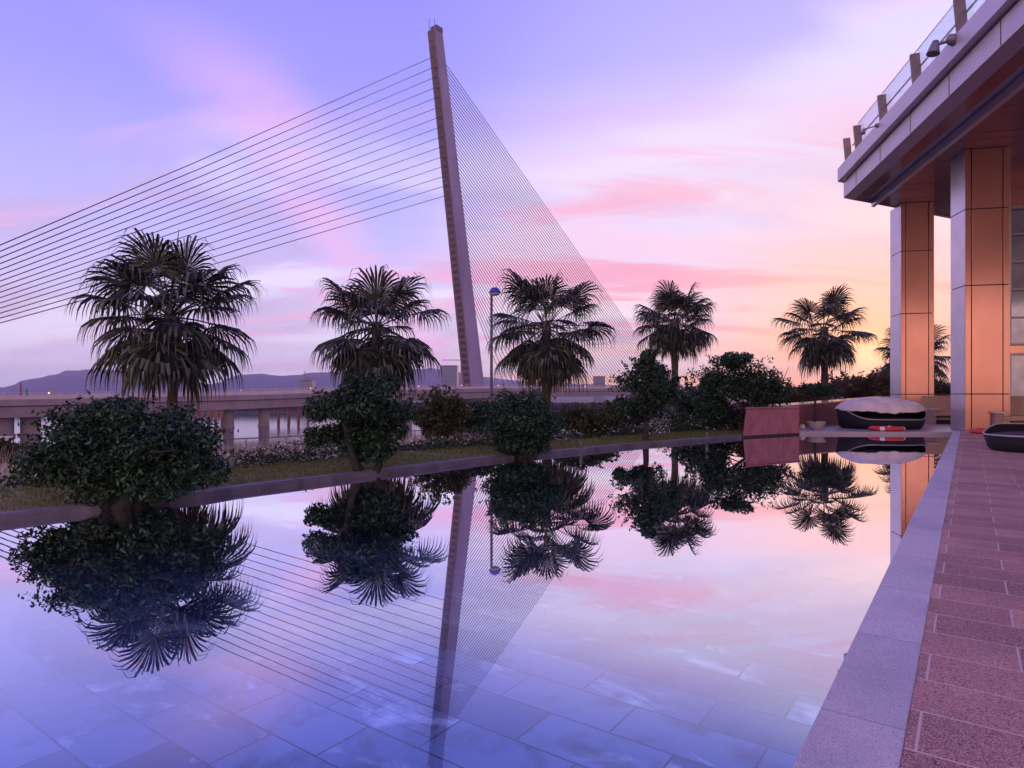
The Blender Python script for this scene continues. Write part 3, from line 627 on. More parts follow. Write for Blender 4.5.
def sofa(o, du, w, label, arm=True):
    o = Vector((*o, .08)); U = BN; V = BD
    t = thing('outdoor_sofa', o, label, 'sofa', 'cushioned terrace sofas')
    def bx(u0, u1, v0, v1, z0, z1, name, m, bev=.02):
        ps = [o+U*u0+V*v0, o+U*u1+V*v0, o+U*u1+V*v1, o+U*u0+V*v1]
        MB().prism([tuple(p.xy) for p in ps], .08+z0, .08+z1).build(name, m, t, bevel=bev)
    bx(0, w, .1, .85, .16, .24, 'frame', M['sofaframe'])
    bx(.16, w, .02, .80, .31, .48, 'seat_cushion', M['fabric'], .05)
    bx(0.02, w, .82, 1.02, .2, 1.08, 'backrest', M['fabric'], .05)
    bx(-.02, .2, -.02, .8, .0, .54, 'armrest', M['sofaframe'], .015)
    bx(-.06, .34, -.05, .5, .545, .61, 'arm_top', M['trim'], .012)
    for u in (w-.1,): bx(u, u+.08, .05, .15, 0, .16, 'leg', M['sofaframe'], .005)
    bx(.25, w-.15, .12, .2, .0, .15, 'plinth', M['wicker'], .004)
s0 = P(991, 0, 19.9); sofa((s0.x, 19.7), 0, 2.6, 'pale cushioned sofa with broad armrest to the right of the near column')
s0 = P(925, 0, 25); sofa((s0.x-.05, 24.6), 0, 2.4, 'reddish cushioned sofa seen in the gap between the two columns')
# planter bowl, small tree in it, little pot
c = P(816, 0, 20.9)
q = MB().lathe([(0, .0), (.13, .0), (.15, .02), (.24, .13), (.285, .235), (.30, .25), (.28, .25), (.24, .2), (0, .19)], (c.x, c.y, .08), 32)
tag(q.build('planter_bowl', M['bowl'], None, True, 0, (c.x, c.y, .08)), 'white bowl planter on the deck beside the pink stone block', 'planter')
c2 = P(802.5, 0, 20.6)
q = MB().lathe([(0, 0), (.06, 0), (.09, .06), (.085, .12), (.06, .15), (.065, .17), (.05, .17), (0, .14)], (c2.x, c2.y, .08), 20)
tag(q.build('clay_pot', M['bowl'], None, True, 0, (c2.x, c2.y, .08)), 'small pale pot between the bowl planter and stone block', 'pot')

# ------------------------------------------------------------------ leaves
def leaf_mesh(name, m, pts, nrm, size, parent=None, seed=0, aspect=.42, fold=.25, root=None, droop=.0):
    """many pointed leaves, two quads each"""
    rg = np.random.default_rng(seed); n_ = len(pts)
    d = rg.normal(size=(n_, 3)); d -= nrm*np.sum(d*nrm, 1, keepdims=True); d[:, 2] -= droop; d /= np.linalg.norm(d, axis=1, keepdims=True)+1e-9
    s = np.cross(nrm, d); s /= np.linalg.norm(s, axis=1, keepdims=True)+1e-9
    sz = (size*rg.uniform(.65, 1.35, n_))[:, None]
    a = pts-d*sz*.5; b = pts+d*sz*.5
    up = nrm*sz*fold*aspect
    l = pts+s*sz*aspect*.5+up-d*sz*.05; r = pts-s*sz*aspect*.5+up-d*sz*.05
    off = np.array(ORG[parent]) if parent is not None else (np.array(root) if root is not None else np.zeros(3))
    V = np.stack([a, l, b, r], 1).reshape(-1, 3)-off
    base = np.arange(n_)*4
    idx = np.stack([base, base+3, base+2, base, base+2, base+1], 1).reshape(-1)
    me = bpy.data.meshes.new(name); me.vertices.add(len(V)); me.vertices.foreach_set('co', V.reshape(-1).astype(np.float32))
    me.loops.add(len(idx)); me.loops.foreach_set('vertex_index', idx.astype(np.int32))
    nf = n_*2; me.polygons.add(nf); me.polygons.foreach_set('loop_start', np.arange(nf, dtype=np.int32)*3); me.polygons.foreach_set('loop_total', np.full(nf, 3, np.int32))
    me.update(calc_edges=True); me.materials.append(m)
    o = bpy.data.objects.new(name, me); COL.objects.link(o)
    if parent is not None: o.parent = parent
    elif root is not None: o.location = root
    return o
def cloud(c, rad, nclump, nleaf, seed, clump=.34, shell=.55, flat=1.):
    """points and normals of leaves gathered in clumps inside an ellipsoid"""
    rg = np.random.default_rng(seed); c = np.array(c); rad = np.array(rad)
    cc = rg.normal(size=(nclump, 3)); cc /= np.linalg.norm(cc, axis=1, keepdims=True)
    rr = rg.uniform(shell**3, 1, nclump)**(1/3); cc = cc*rr[:, None]*(1-clump*.75)
    cs = clump*rg.uniform(.6, 1.25, nclump)
    k = rg.choice(nclump, nleaf, p=cs**2/np.sum(cs**2))
    u = rg.normal(size=(nleaf, 3)); u /= np.linalg.norm(u, axis=1, keepdims=True)
    q = rg.uniform(.25, 1, nleaf)**.5
    p = cc[k]+u*(q*cs[k])[:, None]*np.array([1, 1, flat])
    nn = u*.6+rg.normal(size=(nleaf, 3))*.45+np.array([0, 0, .55]); nn /= np.linalg.norm(nn, axis=1, keepdims=True)
    return c+p*rad, nn
def limb_pts(a, b, k, rd, wob):
    return [Vector(a).lerp(Vector(b), i/k)+Vector((rd.uniform(-wob, wob), rd.uniform(-wob, wob), rd.uniform(-wob, wob)*.5))*(0 if i == 0 else 1) for i in range(k+1)]
def bush(name, label, cat, base, c, rad, nleaf, seed, m, size=.055, stems=4, tr=.05, nclump=40, clump=.34, trunkm=None, group=None, extra=(), spread=.3, shell=.5, trunk_h=0, stray=46):
    t = thing(name, base, label, cat, group); rd = random.Random(seed)
    q = MB(); b0 = Vector(base)
    fork = b0+Vector((0, 0, trunk_h))
    if trunk_h: q.tube(limb_pts(b0-Vector((0, 0, .1)), fork, 4, rd, .02*trunk_h), [tr*1.5, tr*1.15, tr, tr*.95, tr*.9], 9)
    for i in range(stems):
        a = 2*math.pi*i/stems+rd.uniform(-.4, .4)
        st = fork+Vector((math.cos(a), math.sin(a), 0))*spread*rad[0]*(.2 if trunk_h else .5)-Vector((0, 0, .02))
        en = Vector(c)+Vector((math.cos(a)*rad[0]*rd.uniform(.3, .7), math.sin(a)*rad[1]*rd.uniform(.3, .7), rd.uniform(-.2, .5)*rad[2]))
        pts = limb_pts(st, en, 5, rd, .05*rad[0]); q.tube(pts, [tr*(1-.75*j/5)*rd.uniform(.7, 1.0) for j in range(6)], 7)
        for j in range(3):
            e2 = Vector(c)+Vector((rd.uniform(-.8, .8)*rad[0], rd.uniform(-.8, .8)*rad[1], rd.uniform(-.5, .8)*rad[2]))
            q.tube(limb_pts(pts[3], e2, 4, rd, .05*rad[0]), [tr*.3, tr*.25, tr*.2, tr*.12, tr*.06], 5)
    q.build('trunk' if trunk_h else 'stems', trunkm or M['wood'], t, True)
    p, nn = cloud(c, rad, nclump, nleaf, seed, clump, shell)
    for (ec, er, en_, es) in extra:
        p2, n2 = cloud(ec, er, 14, en_, es, .42, .3); p = np.vstack([p, p2]); nn = np.vstack([nn, n2])
    rgs = np.random.default_rng(seed+7); ns = stray
    for _ in range(ns):
        u = rgs.normal(size=3); u[2] = abs(u[2])*.9-.15; u /= np.linalg.norm(u); kk = int(rgs.integers(18, 40)); tt = rgs.uniform(.5, .98+rgs.uniform(0, .13), kk)
        p2 = np.array(c)+u*np.array(rad)*tt[:, None]+rgs.normal(size=(kk, 3))*np.array(rad)*.035
        n2 = rgs.normal(size=(kk, 3))+np.array([0, 0, .6]); n2 /= np.linalg.norm(n2, axis=1, keepdims=True); p = np.vstack([p, p2]); nn = np.vstack([nn, n2])
    keep = p[:, 2] > base[2]+.02; p, nn = p[keep], nn[keep]
    leaf_mesh('crown', m, p, nn, size, t, seed, droop=.3)
    return t
# ------------------------------------------------------------------ palms
def palm(label, base, cz, RR, nl, seed, tr, droop=1., dry=0, lo=-62, bulk=1.):
    t = thing('fan_palm', base, label, 'palm tree', 'fan palms along the garden'); rd = random.Random(seed)
    C_ = Vector((base[0], base[1], cz))
    k = 14; q = MB(); ln = rd.uniform(-.30, .30); q.tube([(base[0]+ln*(1-(i/k)**.7)+.02*math.sin(i), base[1], base[2]-.1+(cz-base[2]+.1)*i/k) for i in range(k+1)], [tr*(1.35 if i == 0 else 1.+(.12 if i % 2 else 0)+.25*max(0, (i/k-.8)*3)) for i in range(k+1)], 12)
    q.build('trunk', M['bark'], t, True)
    crown = MB(); dead = MB()
    def frond(d0, plen, bl, drp, tgt, nseg=34, thick=.02):
        d = Vector(d0).normalized(); p = C_+Vector((0, 0, -.08*RR))+d*tr*.7; pts = [p.copy()]; st = 6
        for i in range(st):
            d = (d+Vector((0, 0, -.055*drp))).normalized(); p = p+d*plen/st; pts.append(p.copy())
        tgt.tube(pts, [thick*(1.3-.6*i/st) for i in range(st+1)], 4, cap=False)
        s_ = d.cross(Vector((0, 0, 1)))
        if s_.length < .15: s_ = Vector((rd.uniform(-1, 1), rd.uniform(-1, 1), 0))
        s_.normalize(); nrm = s_.cross(d).normalized()
        tw = rd.uniform(-.35, .35); s_ = (s_*math.cos(tw)+nrm*math.sin(tw)).normalized(); nrm = s_.cross(d).normalized()
        span = R(rd.uniform(112, 140)); hub = pts[-1]; dth = 2*span/nseg
        for j in range(nseg):
            th = -span+dth*(j+.5); f = abs(th)/span
            dr = d*math.cos(th)+s_*math.sin(th)+nrm*(.10-.22*f)          # a shallow cup
            dr.normalize(); L_ = bl*(1-.30*f*f)*rd.uniform(.90, 1.06)
            w0 = s_*math.cos(th)-d*math.sin(th)
            ww = (w0+nrm*(.45 if j % 2 else -.45)).normalized()
            cur = hub.copy(); dd = dr.copy(); ts = (0, .28, .52, .72, .88, 1.06); prev = None
            g = (0, .03, .12, .50, 1.3, 2.2)
            for a in range(len(ts)):
                if a:
                    dd = (dd+Vector((0, 0, -g[a]*drp*rd.uniform(.75, 1.25)))).normalized(); cur = cur+dd*L_*(ts[a]-ts[a-1])
                fused = 2*math.tan(dth/2)*L_*ts[a]
                wd = (.004, fused*1.02, fused*.92, fused*.40, fused*.20, .004)[a]*.5
                e = (cur+ww*wd, cur-ww*wd)
                if prev:
                    b = len(tgt.v); tgt.v += [tuple(prev[0]), tuple(prev[1]), tuple(e[1]), tuple(e[0])]; tgt.f.append((b, b+1, b+2, b+3))
                prev = e
    for i in range(nl):
        f = (i+.5)/nl; az = i*2.39996+rd.uniform(-.25, .25)
        el = R(80+(lo-80)*f**.74+rd.uniform(-11, 11))
        d = Vector((math.cos(az)*math.cos(el), math.sin(az)*math.cos(el), math.sin(el)))
        pl = RR*(.42+.12*math.sin(f*math.pi))*rd.uniform(.72, 1.16); bl = RR*.56*rd.uniform(.88, 1.1)*bulk
        if f < .2: pl *= 1.12
        frond(d, pl, bl, droop*(.62+.68*f), crown)
    for i in range(dry):
        az = i*2.39996+.7; el = R(rd.uniform(-82, -62)); d = Vector((math.cos(az)*math.cos(el), math.sin(az)*math.cos(el), math.sin(el)))
        frond(d, RR*.5*rd.uniform(.8, 1.1), RR*.42, 1.3, dead, 22)
    for i in range(2):      # unopened spears
        az = rd.uniform(0, 6.28); p1 = C_+Vector((math.cos(az)*.1, math.sin(az)*.1, 1))*RR*rd.uniform(.62, .85)
        crown.tube([C_, C_.lerp(p1, .6), p1], [.02, .03, .004], 5)
    crown.build('crown', M['palm'], t)
    if dry: dead.build('dry_fronds', M['palm_dry'], t)
    return t
def place_palm(label, px, pc, Y, gz, RR, nl, seed, tr, droop, dry, lo, bulk=1.):
    palm(label, (P(px, 0, Y).x, Y, gz), P(0, pc, Y).z, RR, nl, seed, tr, droop, dry, lo, bulk)
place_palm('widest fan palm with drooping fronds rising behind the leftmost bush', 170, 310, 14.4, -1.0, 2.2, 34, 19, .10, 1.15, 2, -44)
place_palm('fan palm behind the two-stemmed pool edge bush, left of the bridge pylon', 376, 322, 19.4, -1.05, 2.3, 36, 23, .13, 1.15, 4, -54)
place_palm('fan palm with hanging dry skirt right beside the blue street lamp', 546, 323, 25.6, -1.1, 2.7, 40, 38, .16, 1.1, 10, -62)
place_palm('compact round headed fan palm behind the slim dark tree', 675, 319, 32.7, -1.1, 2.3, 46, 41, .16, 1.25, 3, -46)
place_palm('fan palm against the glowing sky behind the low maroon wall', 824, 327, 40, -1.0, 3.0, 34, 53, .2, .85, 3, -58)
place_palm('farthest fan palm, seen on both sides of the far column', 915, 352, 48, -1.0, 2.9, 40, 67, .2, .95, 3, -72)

# ------------------------------------------------------------------ bushes and trees
b1 = (P(122, 0, 6.85).x, 6.85, .0)
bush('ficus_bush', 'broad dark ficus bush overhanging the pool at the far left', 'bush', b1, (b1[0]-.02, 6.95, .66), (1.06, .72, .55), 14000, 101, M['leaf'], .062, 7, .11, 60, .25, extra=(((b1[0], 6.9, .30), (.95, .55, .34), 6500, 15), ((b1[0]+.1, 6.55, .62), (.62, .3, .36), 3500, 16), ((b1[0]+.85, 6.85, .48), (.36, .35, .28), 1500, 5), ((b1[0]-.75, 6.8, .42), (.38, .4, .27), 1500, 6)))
q = MB().lathe([(0, 0), (.05, 0), (.068, .03), (.055, .08), (.04, .12), (.06, .17), (.066, .20), (.045, .20), (0, .16)], (P(95, 0, 6.7).x, 6.7, .05), 18)
tag(q.build('terracotta_urn', M['terracotta'], None, True, 0, (P(95, 0, 6.7).x, 6.7, .05)), 'small terracotta urn at the foot of the broad dark bush', 'urn')
q = MB().lathe([(0, 0), (.04, 0), (.055, .05), (.045, .10), (0, .12)], (P(118, 0, 6.75).x, 6.75, .05), 14)
tag(q.build('stone', M['terracotta'], None, True, 0, (P(118, 0, 6.75).x, 6.75, .05)), 'reddish stone beside the terracotta urn under the bush', 'stone')
b2 = (P(366, 0, 9.55).x, 9.55, .0)
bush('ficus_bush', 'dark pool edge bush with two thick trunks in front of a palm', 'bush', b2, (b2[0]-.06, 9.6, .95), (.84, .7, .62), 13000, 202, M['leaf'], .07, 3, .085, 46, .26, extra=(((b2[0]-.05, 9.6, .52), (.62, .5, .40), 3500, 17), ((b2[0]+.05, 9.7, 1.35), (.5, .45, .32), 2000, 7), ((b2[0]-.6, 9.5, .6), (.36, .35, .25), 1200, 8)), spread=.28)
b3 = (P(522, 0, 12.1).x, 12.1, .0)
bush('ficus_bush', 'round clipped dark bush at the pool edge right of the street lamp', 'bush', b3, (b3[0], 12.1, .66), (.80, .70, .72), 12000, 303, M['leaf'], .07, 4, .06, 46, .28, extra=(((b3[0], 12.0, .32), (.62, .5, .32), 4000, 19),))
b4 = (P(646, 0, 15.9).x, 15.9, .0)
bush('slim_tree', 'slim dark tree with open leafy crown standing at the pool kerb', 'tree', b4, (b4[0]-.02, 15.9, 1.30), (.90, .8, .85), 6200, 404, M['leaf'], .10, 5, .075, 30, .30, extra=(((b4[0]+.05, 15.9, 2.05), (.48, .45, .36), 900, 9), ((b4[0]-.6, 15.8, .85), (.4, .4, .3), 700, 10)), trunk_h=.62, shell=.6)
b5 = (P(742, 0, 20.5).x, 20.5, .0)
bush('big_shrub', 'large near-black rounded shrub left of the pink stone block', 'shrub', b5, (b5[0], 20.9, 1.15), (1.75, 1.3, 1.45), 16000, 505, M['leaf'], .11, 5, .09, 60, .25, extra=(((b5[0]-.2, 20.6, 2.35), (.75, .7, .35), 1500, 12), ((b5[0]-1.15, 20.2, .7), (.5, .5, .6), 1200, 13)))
bk = [(440, 388, 15.5, 32, 'leaf2', 'olive green bush lit on top between two palms by the bridge'),
      (478, 402, 17.5, 26, 'leaf', 'dark shrub behind the street lamp pole under the bridge pylon'),
      (584, 408, 18.0, 32, 'leaf2', 'low green shrub under the palm skirt in front of the bridge deck'),
      (692, 377, 24, 24, 'leaf', 'dark bluish shrub behind the compact palm trunk'),
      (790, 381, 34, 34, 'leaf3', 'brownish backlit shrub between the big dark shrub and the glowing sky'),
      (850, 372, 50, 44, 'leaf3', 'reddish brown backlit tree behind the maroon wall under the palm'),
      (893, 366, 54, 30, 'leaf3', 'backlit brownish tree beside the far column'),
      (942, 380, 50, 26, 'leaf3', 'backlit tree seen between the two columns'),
      (624, 398, 30, 24, 'leaf2', 'olive shrub far behind the slim tree')]
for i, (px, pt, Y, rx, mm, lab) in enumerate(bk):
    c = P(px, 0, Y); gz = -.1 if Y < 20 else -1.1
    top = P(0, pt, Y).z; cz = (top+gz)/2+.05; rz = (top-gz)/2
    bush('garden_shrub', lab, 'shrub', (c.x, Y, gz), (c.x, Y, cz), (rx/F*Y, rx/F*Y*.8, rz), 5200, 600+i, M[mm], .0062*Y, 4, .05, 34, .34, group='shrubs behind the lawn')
# low flowering growth over the maroon wall
hp = []
rg = np.random.default_rng(77)
# small tree standing in the bowl
c = P(814.5, 0, 20.9)
bush('potted_tree', 'little dark tree with flat crown growing from the bowl planter', 'small tree', (c.x, c.y, .27), (c.x+.1, c.y, 1.36), (.62, .5, .22), 1500, 707, M['leaf'], .09, 3, .035, 16, .36, trunk_h=.9)
# shrubs on the bank at the far left
for i, (px, py, Y, rx, ry, mm, lab) in enumerate([(60, 470, 14.5, 55, 34, 'leaf_mauve', 'mauve twiggy shrub on the bank behind the broad dark bush'), (-4, 452, 12.5, 26, 17, 'leaf2', 'leafy shrub poking in from the left picture edge')]):
    c = P(px, py, Y); rz = ry/F*Y
    bush('bank_shrub', lab, 'shrub', (c.x, Y, c.z-rz), (c.x, Y, c.z), (rx/F*Y, rx/F*Y*.7, rz), 3600, 800+i, M[mm], .075, 4, .03, 26, .36)
# post and promenade rail at the left
c = P(2, 0, 16.2)
tag(MB().box((c.x, c.y, -.55), (.32, .32, 1.4)).build('concrete_post', M['promenade'], None, False, .02, (c.x, c.y, -1.15)), 'square pale concrete post at the left picture edge', 'post')
t = thing('promenade_railing', tuple(P(30, 0, 16).xy)+(-1.15,), 'thin dark railing along the pale promenade below the lawn at left', 'railing')
edge = offset(GX, 14.2)
def along(poly, step):
    out = []; acc = 0
    for a, b in zip(poly, poly[1:]):
        L_ = (b-a).length; k = max(1, int(L_/step))
        for i in range(k): out.append(a.lerp(b, i/k))
    return out
rp = [p for p in along(edge, 1.4) if -26 < p.x < 8]
q = MB()
for p in rp: q.tube([(p.x, p.y, -1.15), (p.x, p.y, -.35)], .02, 6)
q.build('rail_posts', M['lamppole'], t)
q = MB(); q.tube([(p.x, p.y, -.34) for p in rp], .022, 6); q.tube([(p.x, p.y, -.8) for p in rp], .012, 6); q.build('rails', M['lamppole'], t)

# grass, ground cover, plumes: stuff
def strip_points(nn, d0, d1, y0, y1, seed):
    rg = np.random.default_rng(seed); ln = along(GX, .25); out = []
    for p, p2 in zip(ln, ln[1:]):
        if p.y < y0 or p.y > y1: continue
        out.append((p, p2))
    k = rg.integers(0, len(out), nn); u = rg.uniform(0, 1, nn); d = rg.uniform(d0, d1, nn); res = []
    for i in range(nn):
        a, b = out[k[i]]; tt = (b-a).normalized(); p = a.lerp(b, u[i])+Vector((-tt.y, tt.x))*d[i]; res.append((p.x, p.y, d[i]))
    return np.array(res)
def blades(name, m, pts, hmin, hmax, w, seed, lean=.35):
    rg = np.random.default_rng(seed); n_ = len(pts); a = rg.uniform(0, 6.28, n_); h = rg.uniform(hmin, hmax, n_)
    l = rg.normal(0, lean, (n_, 2))*h[:, None]; ww = w*rg.uniform(.6, 1.3, n_)
    b0 = pts+np.stack([np.cos(a)*ww, np.sin(a)*ww, 0*a], 1); b1 = pts-np.stack([np.cos(a)*ww, np.sin(a)*ww, 0*a], 1)
    tip = pts+np.column_stack([l, h])
    V = np.stack([b0, b1, tip], 1).reshape(-1, 3); me = bpy.data.meshes.new(name)
    me.from_pydata(V.tolist(), [], np.arange(n_*3).reshape(-1, 3).tolist()); me.materials.append(m)
    o = bpy.data.objects.new(name, me); COL.objects.link(o); return o
pp = strip_points(52000, .17, 2.1, 2, 21, 5); pp[:, 2] = .062
tag(blades('grass', M['grass'], pp, .02, .06, .006, 6), 'short yellowish grass on the lawn strip behind the kerb', 'grass', None, 'stuff')
pp = strip_points(15000, 1.9, 3.1, 5, 24, 8); rg = np.random.default_rng(8)
lump = .12+.40*rg.beta(1.3, 1.6, len(pp))*(.55+.45*np.sin(pp[:, 0]*2.1)*np.sin(pp[:, 0]*.83+1))
pp[:, 2] = .0+rg.uniform(.1, 1, len(pp))*lump*np.where(pp[:, 0] > 3.0, 1.7, 1.)
nn = rg.normal(size=(len(pp), 3))*.5+np.array([0, -.2, .8]); nn /= np.linalg.norm(nn, axis=1, keepdims=True)
tag(leaf_mesh('ground_cover', M['groundcover'], pp, nn, .085, None, 9), 'low leafy ground cover along the back edge of the lawn', 'ground cover', None, 'stuff')
k = rg.random(len(pp)) < .045; fp = pp[k].copy(); fp[:, 2] = np.maximum(fp[:, 2], .12)+rg.uniform(.02, .16, k.sum())
tag(leaf_mesh('flowers', M['flower'], fp, nn[k], .055, None, 10, .9), 'small whitish flowers scattered over the ground cover', 'flowers', None, 'stuff')
pp = strip_points(5200, 3.0, 5.6, 6, 15, 12); pp[:, 2] = -.35
tag(blades('plume_grass', M['plume'], pp, .35, .85, .007, 13, .22), 'tall pale plume grass on the river bank beyond the lawn', 'tall grass', None, 'stuff')
for i, (px, py, lab) in enumerate([(232, 470, 'short dark bollard light at the lawn edge near the bridge piers'), (581, 449, 'short bollard light under the palm with the dry skirt'), (707, 440, 'short bollard light near the big dark shrub')]):
    c = G(px, py, .06); t = thing('bollard_light', (c.x, c.y, .06), lab, 'bollard light', 'bollard lights on the lawn')
    MB().tube([(c.x, c.y, 0), (c.x, c.y, .25)], .035, 12).build('post', M['lamppole'], t, True)
    MB().lathe([(0, .25), (.03, .25), (.03, .30), (.045, .305), (.045, .325), (.0, .345)], (c.x, c.y, .06), 14).build('head', M['lamppole'], t, True)

# ------------------------------------------------------------------ street lamp
LY = 21.3; c = P(491.5, 0, LY); ztop = P(0, 292, LY).z; gz = -1.1
t = thing('street_lamp', (c.x, c.y, gz), 'slim dark street lamp with blue dome head between pylon and palm', 'street lamp')
MB().tube([(c.x, c.y, gz-.1), (c.x, c.y, gz+.4), (c.x, c.y, gz+.42), (c.x, c.y, ztop)], [.09, .09, .056, .043], 12).build('pole', M['lamppole'], t, True)
MB().tube([(c.x, c.y, ztop-.03), (c.x+.03, c.y, ztop+.05), (c.x+.10, c.y, ztop+.08), (c.x+.16, c.y, ztop+.08)], .033, 8).build('arm', M['lamppole'], t, True)
cx = c.x+.115
MB().lathe([(0, .16), (.08, .148), (.145, .105), (.185, .032), (.197, -.032), (.185, -.032), (0, .0)], (cx, c.y, ztop), 24).build('dome', M['bluelamp'], t, True)
MB().lathe([(.18, -.034), (.152, -.08), (.08, -.12), (0, -.132)], (cx, c.y, ztop), 24).build('lens', M['lens'], t, True)

# ------------------------------------------------------------------ bridge
BA = Vector((.624, .781, 0)).normalized(); BC = Vector((.781, -.624, 0)).normalized()   # along, towards camera side
T0 = Vector((-15.1, 261, 0))
zk = [(-330, -4.4), (-215, -4.1), (-150, -3.5), (-98, -2.5), (-50, -1.0), (0, .1), (90, .7), (180, .5), (420, -.4)]
def zb(a):
    for (a0, z0), (a1, z1) in zip(zk, zk[1:]):
        if a <= a1: t = (a-a0)/(a1-a0); return z0+(z1-z0)*t
    return zk[-1][1]
bridge = thing('cable_stayed_bridge', (T0.x, T0.y, -7.7), 'cable stayed bridge with one tall leaning pylon crossing the river', 'bridge')
GH = 3.8
def sweep(sec, name, m, a0=-330, a1=420, step=12, parent=bridge, close=True):
    q = MB(); vs = []; ns = len(sec); cnt = 0; a = a0
    while a <= a1+.01:
        for u, z in sec:
            p = T0+BA*a+BC*u; vs.append((p.x, p.y, zb(a)+z))
        cnt += 1; a += step
    fs = [(i*ns+j, (i+1)*ns+j, (i+1)*ns+(j+1) % ns, i*ns+(j+1) % ns) for i in range(cnt-1) for j in range(ns if close else ns-1)]
    fs += [tuple(range(ns)), tuple((cnt-1)*ns+j for j in range(ns-1, -1, -1))]
    q.add(vs, fs); return q.build(name, m, parent)
deck = sweep([(9.0, 2.2), (8.8, 0), (-8.8, 0), (-9, 2.2), (-9.6, 2.5), (-9.6, GH), (9.6, GH), (9.6, 2.5)], 'deck', M['concrete'])
for u in (9.45, -9.45):
    sweep([(u+.12, GH+.003), (u+.12, GH+.75), (u-.12, GH+.75), (u-.12, GH+.003)], 'parapet', M['railc'], parent=deck)
    q = MB()
    for a in np.arange(-260, 260, 3.6):
        p = T0+BA*a+BC*u; q.box((p.x, p.y, zb(a)+GH+1.0), (.14, .14, 1.1), math.atan2(BA.y, BA.x))
    for z in (.95, 1.45): 
        for a in np.arange(-330, 408, 12):
            p = T0+BA*a+BC*u; p2 = T0+BA*(a+12)+BC*u; q.tube([(p.x, p.y, zb(a)+GH+z), (p2.x, p2.y, zb(a+12)+GH+z)], .05, 4, cap=False)
    q.build('railing', M['railc'], deck)
# pylon
zb0 = zb(0)+GH; ZT = 139.0
TOPO = BA*-22.7
def pyl(f): return T0+TOPO*f+Vector((0, 0, zb0-4+(ZT-zb0+4)*f))
def sec(f, dl=0, dw=0):
    L_, w_ = (7.8+(4.3-7.8)*f)/2+dl, (4.9+(3.8-4.9)*f)/2+dw; c = pyl(f); return [c-BA*L_+BC*w_, c+BA*L_+BC*w_, c+BA*L_-BC*w_, c-BA*L_-BC*w_]
q = MB(); q.add([tuple(v) for f in (0, 1) for v in sec(f)], [(3, 2, 1, 0), (4, 5, 6, 7), (0, 1, 5, 4), (1, 2, 6, 5), (2, 3, 7, 6), (3, 0, 4, 7)])
pylon = q.build('pylon', M['pylon'], bridge)
# maroon facing with window openings on the river-left side
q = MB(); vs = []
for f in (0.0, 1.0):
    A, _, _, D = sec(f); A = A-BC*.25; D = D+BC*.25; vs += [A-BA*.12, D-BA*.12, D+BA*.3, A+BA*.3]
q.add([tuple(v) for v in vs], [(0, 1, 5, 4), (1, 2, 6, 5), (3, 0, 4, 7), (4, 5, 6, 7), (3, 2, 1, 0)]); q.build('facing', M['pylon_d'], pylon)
NW = 52
for i in range(NW):
    f0 = .045+.94*i/NW; f1 = f0+.94/NW*.55; vs = []
    for f in (f0, f1):
        A, _, _, D = sec(f); mid = (A+D)/2-BA*.16; hw = (A-D).length*.27; vs += [mid+BC*hw-BA*.02, mid-BC*hw-BA*.02, mid-BC*hw+BA*.25, mid+BC*hw+BA*.25]
    MB().add([tuple(v) for v in vs], [(0, 1, 5, 4), (1, 2, 6, 5), (3, 0, 4, 7), (4, 5, 6, 7), (3, 2, 1, 0), (2, 3, 7, 6)]).build('window', M['black'], pylon)
tp = pyl(1.0)
MB().box((tp.x+.6, tp.y, tp.z+.9), (3.4, 3.2, 1.8), math.atan2(BA.y, BA.x)).build('top_housing', M['pylon_d'], pylon)
for dx in (-2.2, -.1):
    MB().tube([(tp.x+dx, tp.y, tp.z), (tp.x+dx, tp.y, tp.z+5.2)], .10, 5).build('antenna', M['black'], pylon)
# base block under the pylon
q = MB(); p = T0; q.box((p.x, p.y, zb(0)-4.4), (13, 12, 8.7), math.atan2(BA.y, BA.x)); q.build('pier', M['concrete'], bridge)
NLc = 15
for i in range(NLc):
    t_ = i/(NLc-1); f = .932-.362*t_; a = -203+8.5*t_
    for u in (-1.3, 1.3):
        p0 = pyl(f)-BA*(2.2); p1 = T0+BA*a+BC*u+Vector((0, 0, zb(a)+GH))
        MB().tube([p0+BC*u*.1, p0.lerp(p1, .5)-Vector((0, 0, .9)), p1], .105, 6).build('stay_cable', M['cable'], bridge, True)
NRc = 52
for i in range(NRc):
    t_ = i/(NRc-1); f = .94-.62*t_; a = 192-172*t_
    p0 = pyl(f)+BA*(2.2); p1 = T0+BA*a+Vector((0, 0, zb(a)+GH))
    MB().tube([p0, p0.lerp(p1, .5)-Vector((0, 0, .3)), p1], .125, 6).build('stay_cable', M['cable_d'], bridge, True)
def pier(px, wpx, square=False):
    # where the deck line crosses this column of the view
    k = (px-512)/F; a = (k*T0.y-T0.x)/(BA.x-k*BA.y); p = T0+BA*a; w = wpx/F*p.y
    for u in (4.2,):
        c = p+BC*u
        q = MB()
        if square: q.box((c.x, c.y, (zb(a)-9.5)/2), (w*.8, w*1.2, zb(a)+9.5), math.atan2(BA.y, BA.x))
        else:
            q.tube([(c.x, c.y, -9.5), (c.x, c.y, zb(a)-.02)], w/2, 20); q.tube([(c.x, c.y, -7.9), (c.x, c.y, -7.2)], w/2*1.12, 20)
        q.build('pier', M['concrete'], bridge, False)
pier(221, 9.8); pier(256, 9.8); pier(-2, 17); pier(25, 17); pier(352, 8.5); pier(400, 8)
for a in range(-240, 240, 24):
    p = T0+BA*a-BC*7.5; q = MB(); q.lathe([(0, .2), (.14, .14), (.18, 0), (.14, -.14), (0, -.2)], (p.x, p.y, zb(a)+GH+1.3), 10); q.build('lamp', M['edgeglow'], bridge, True)  # added glowing points, standing in for the bridge's lit edge
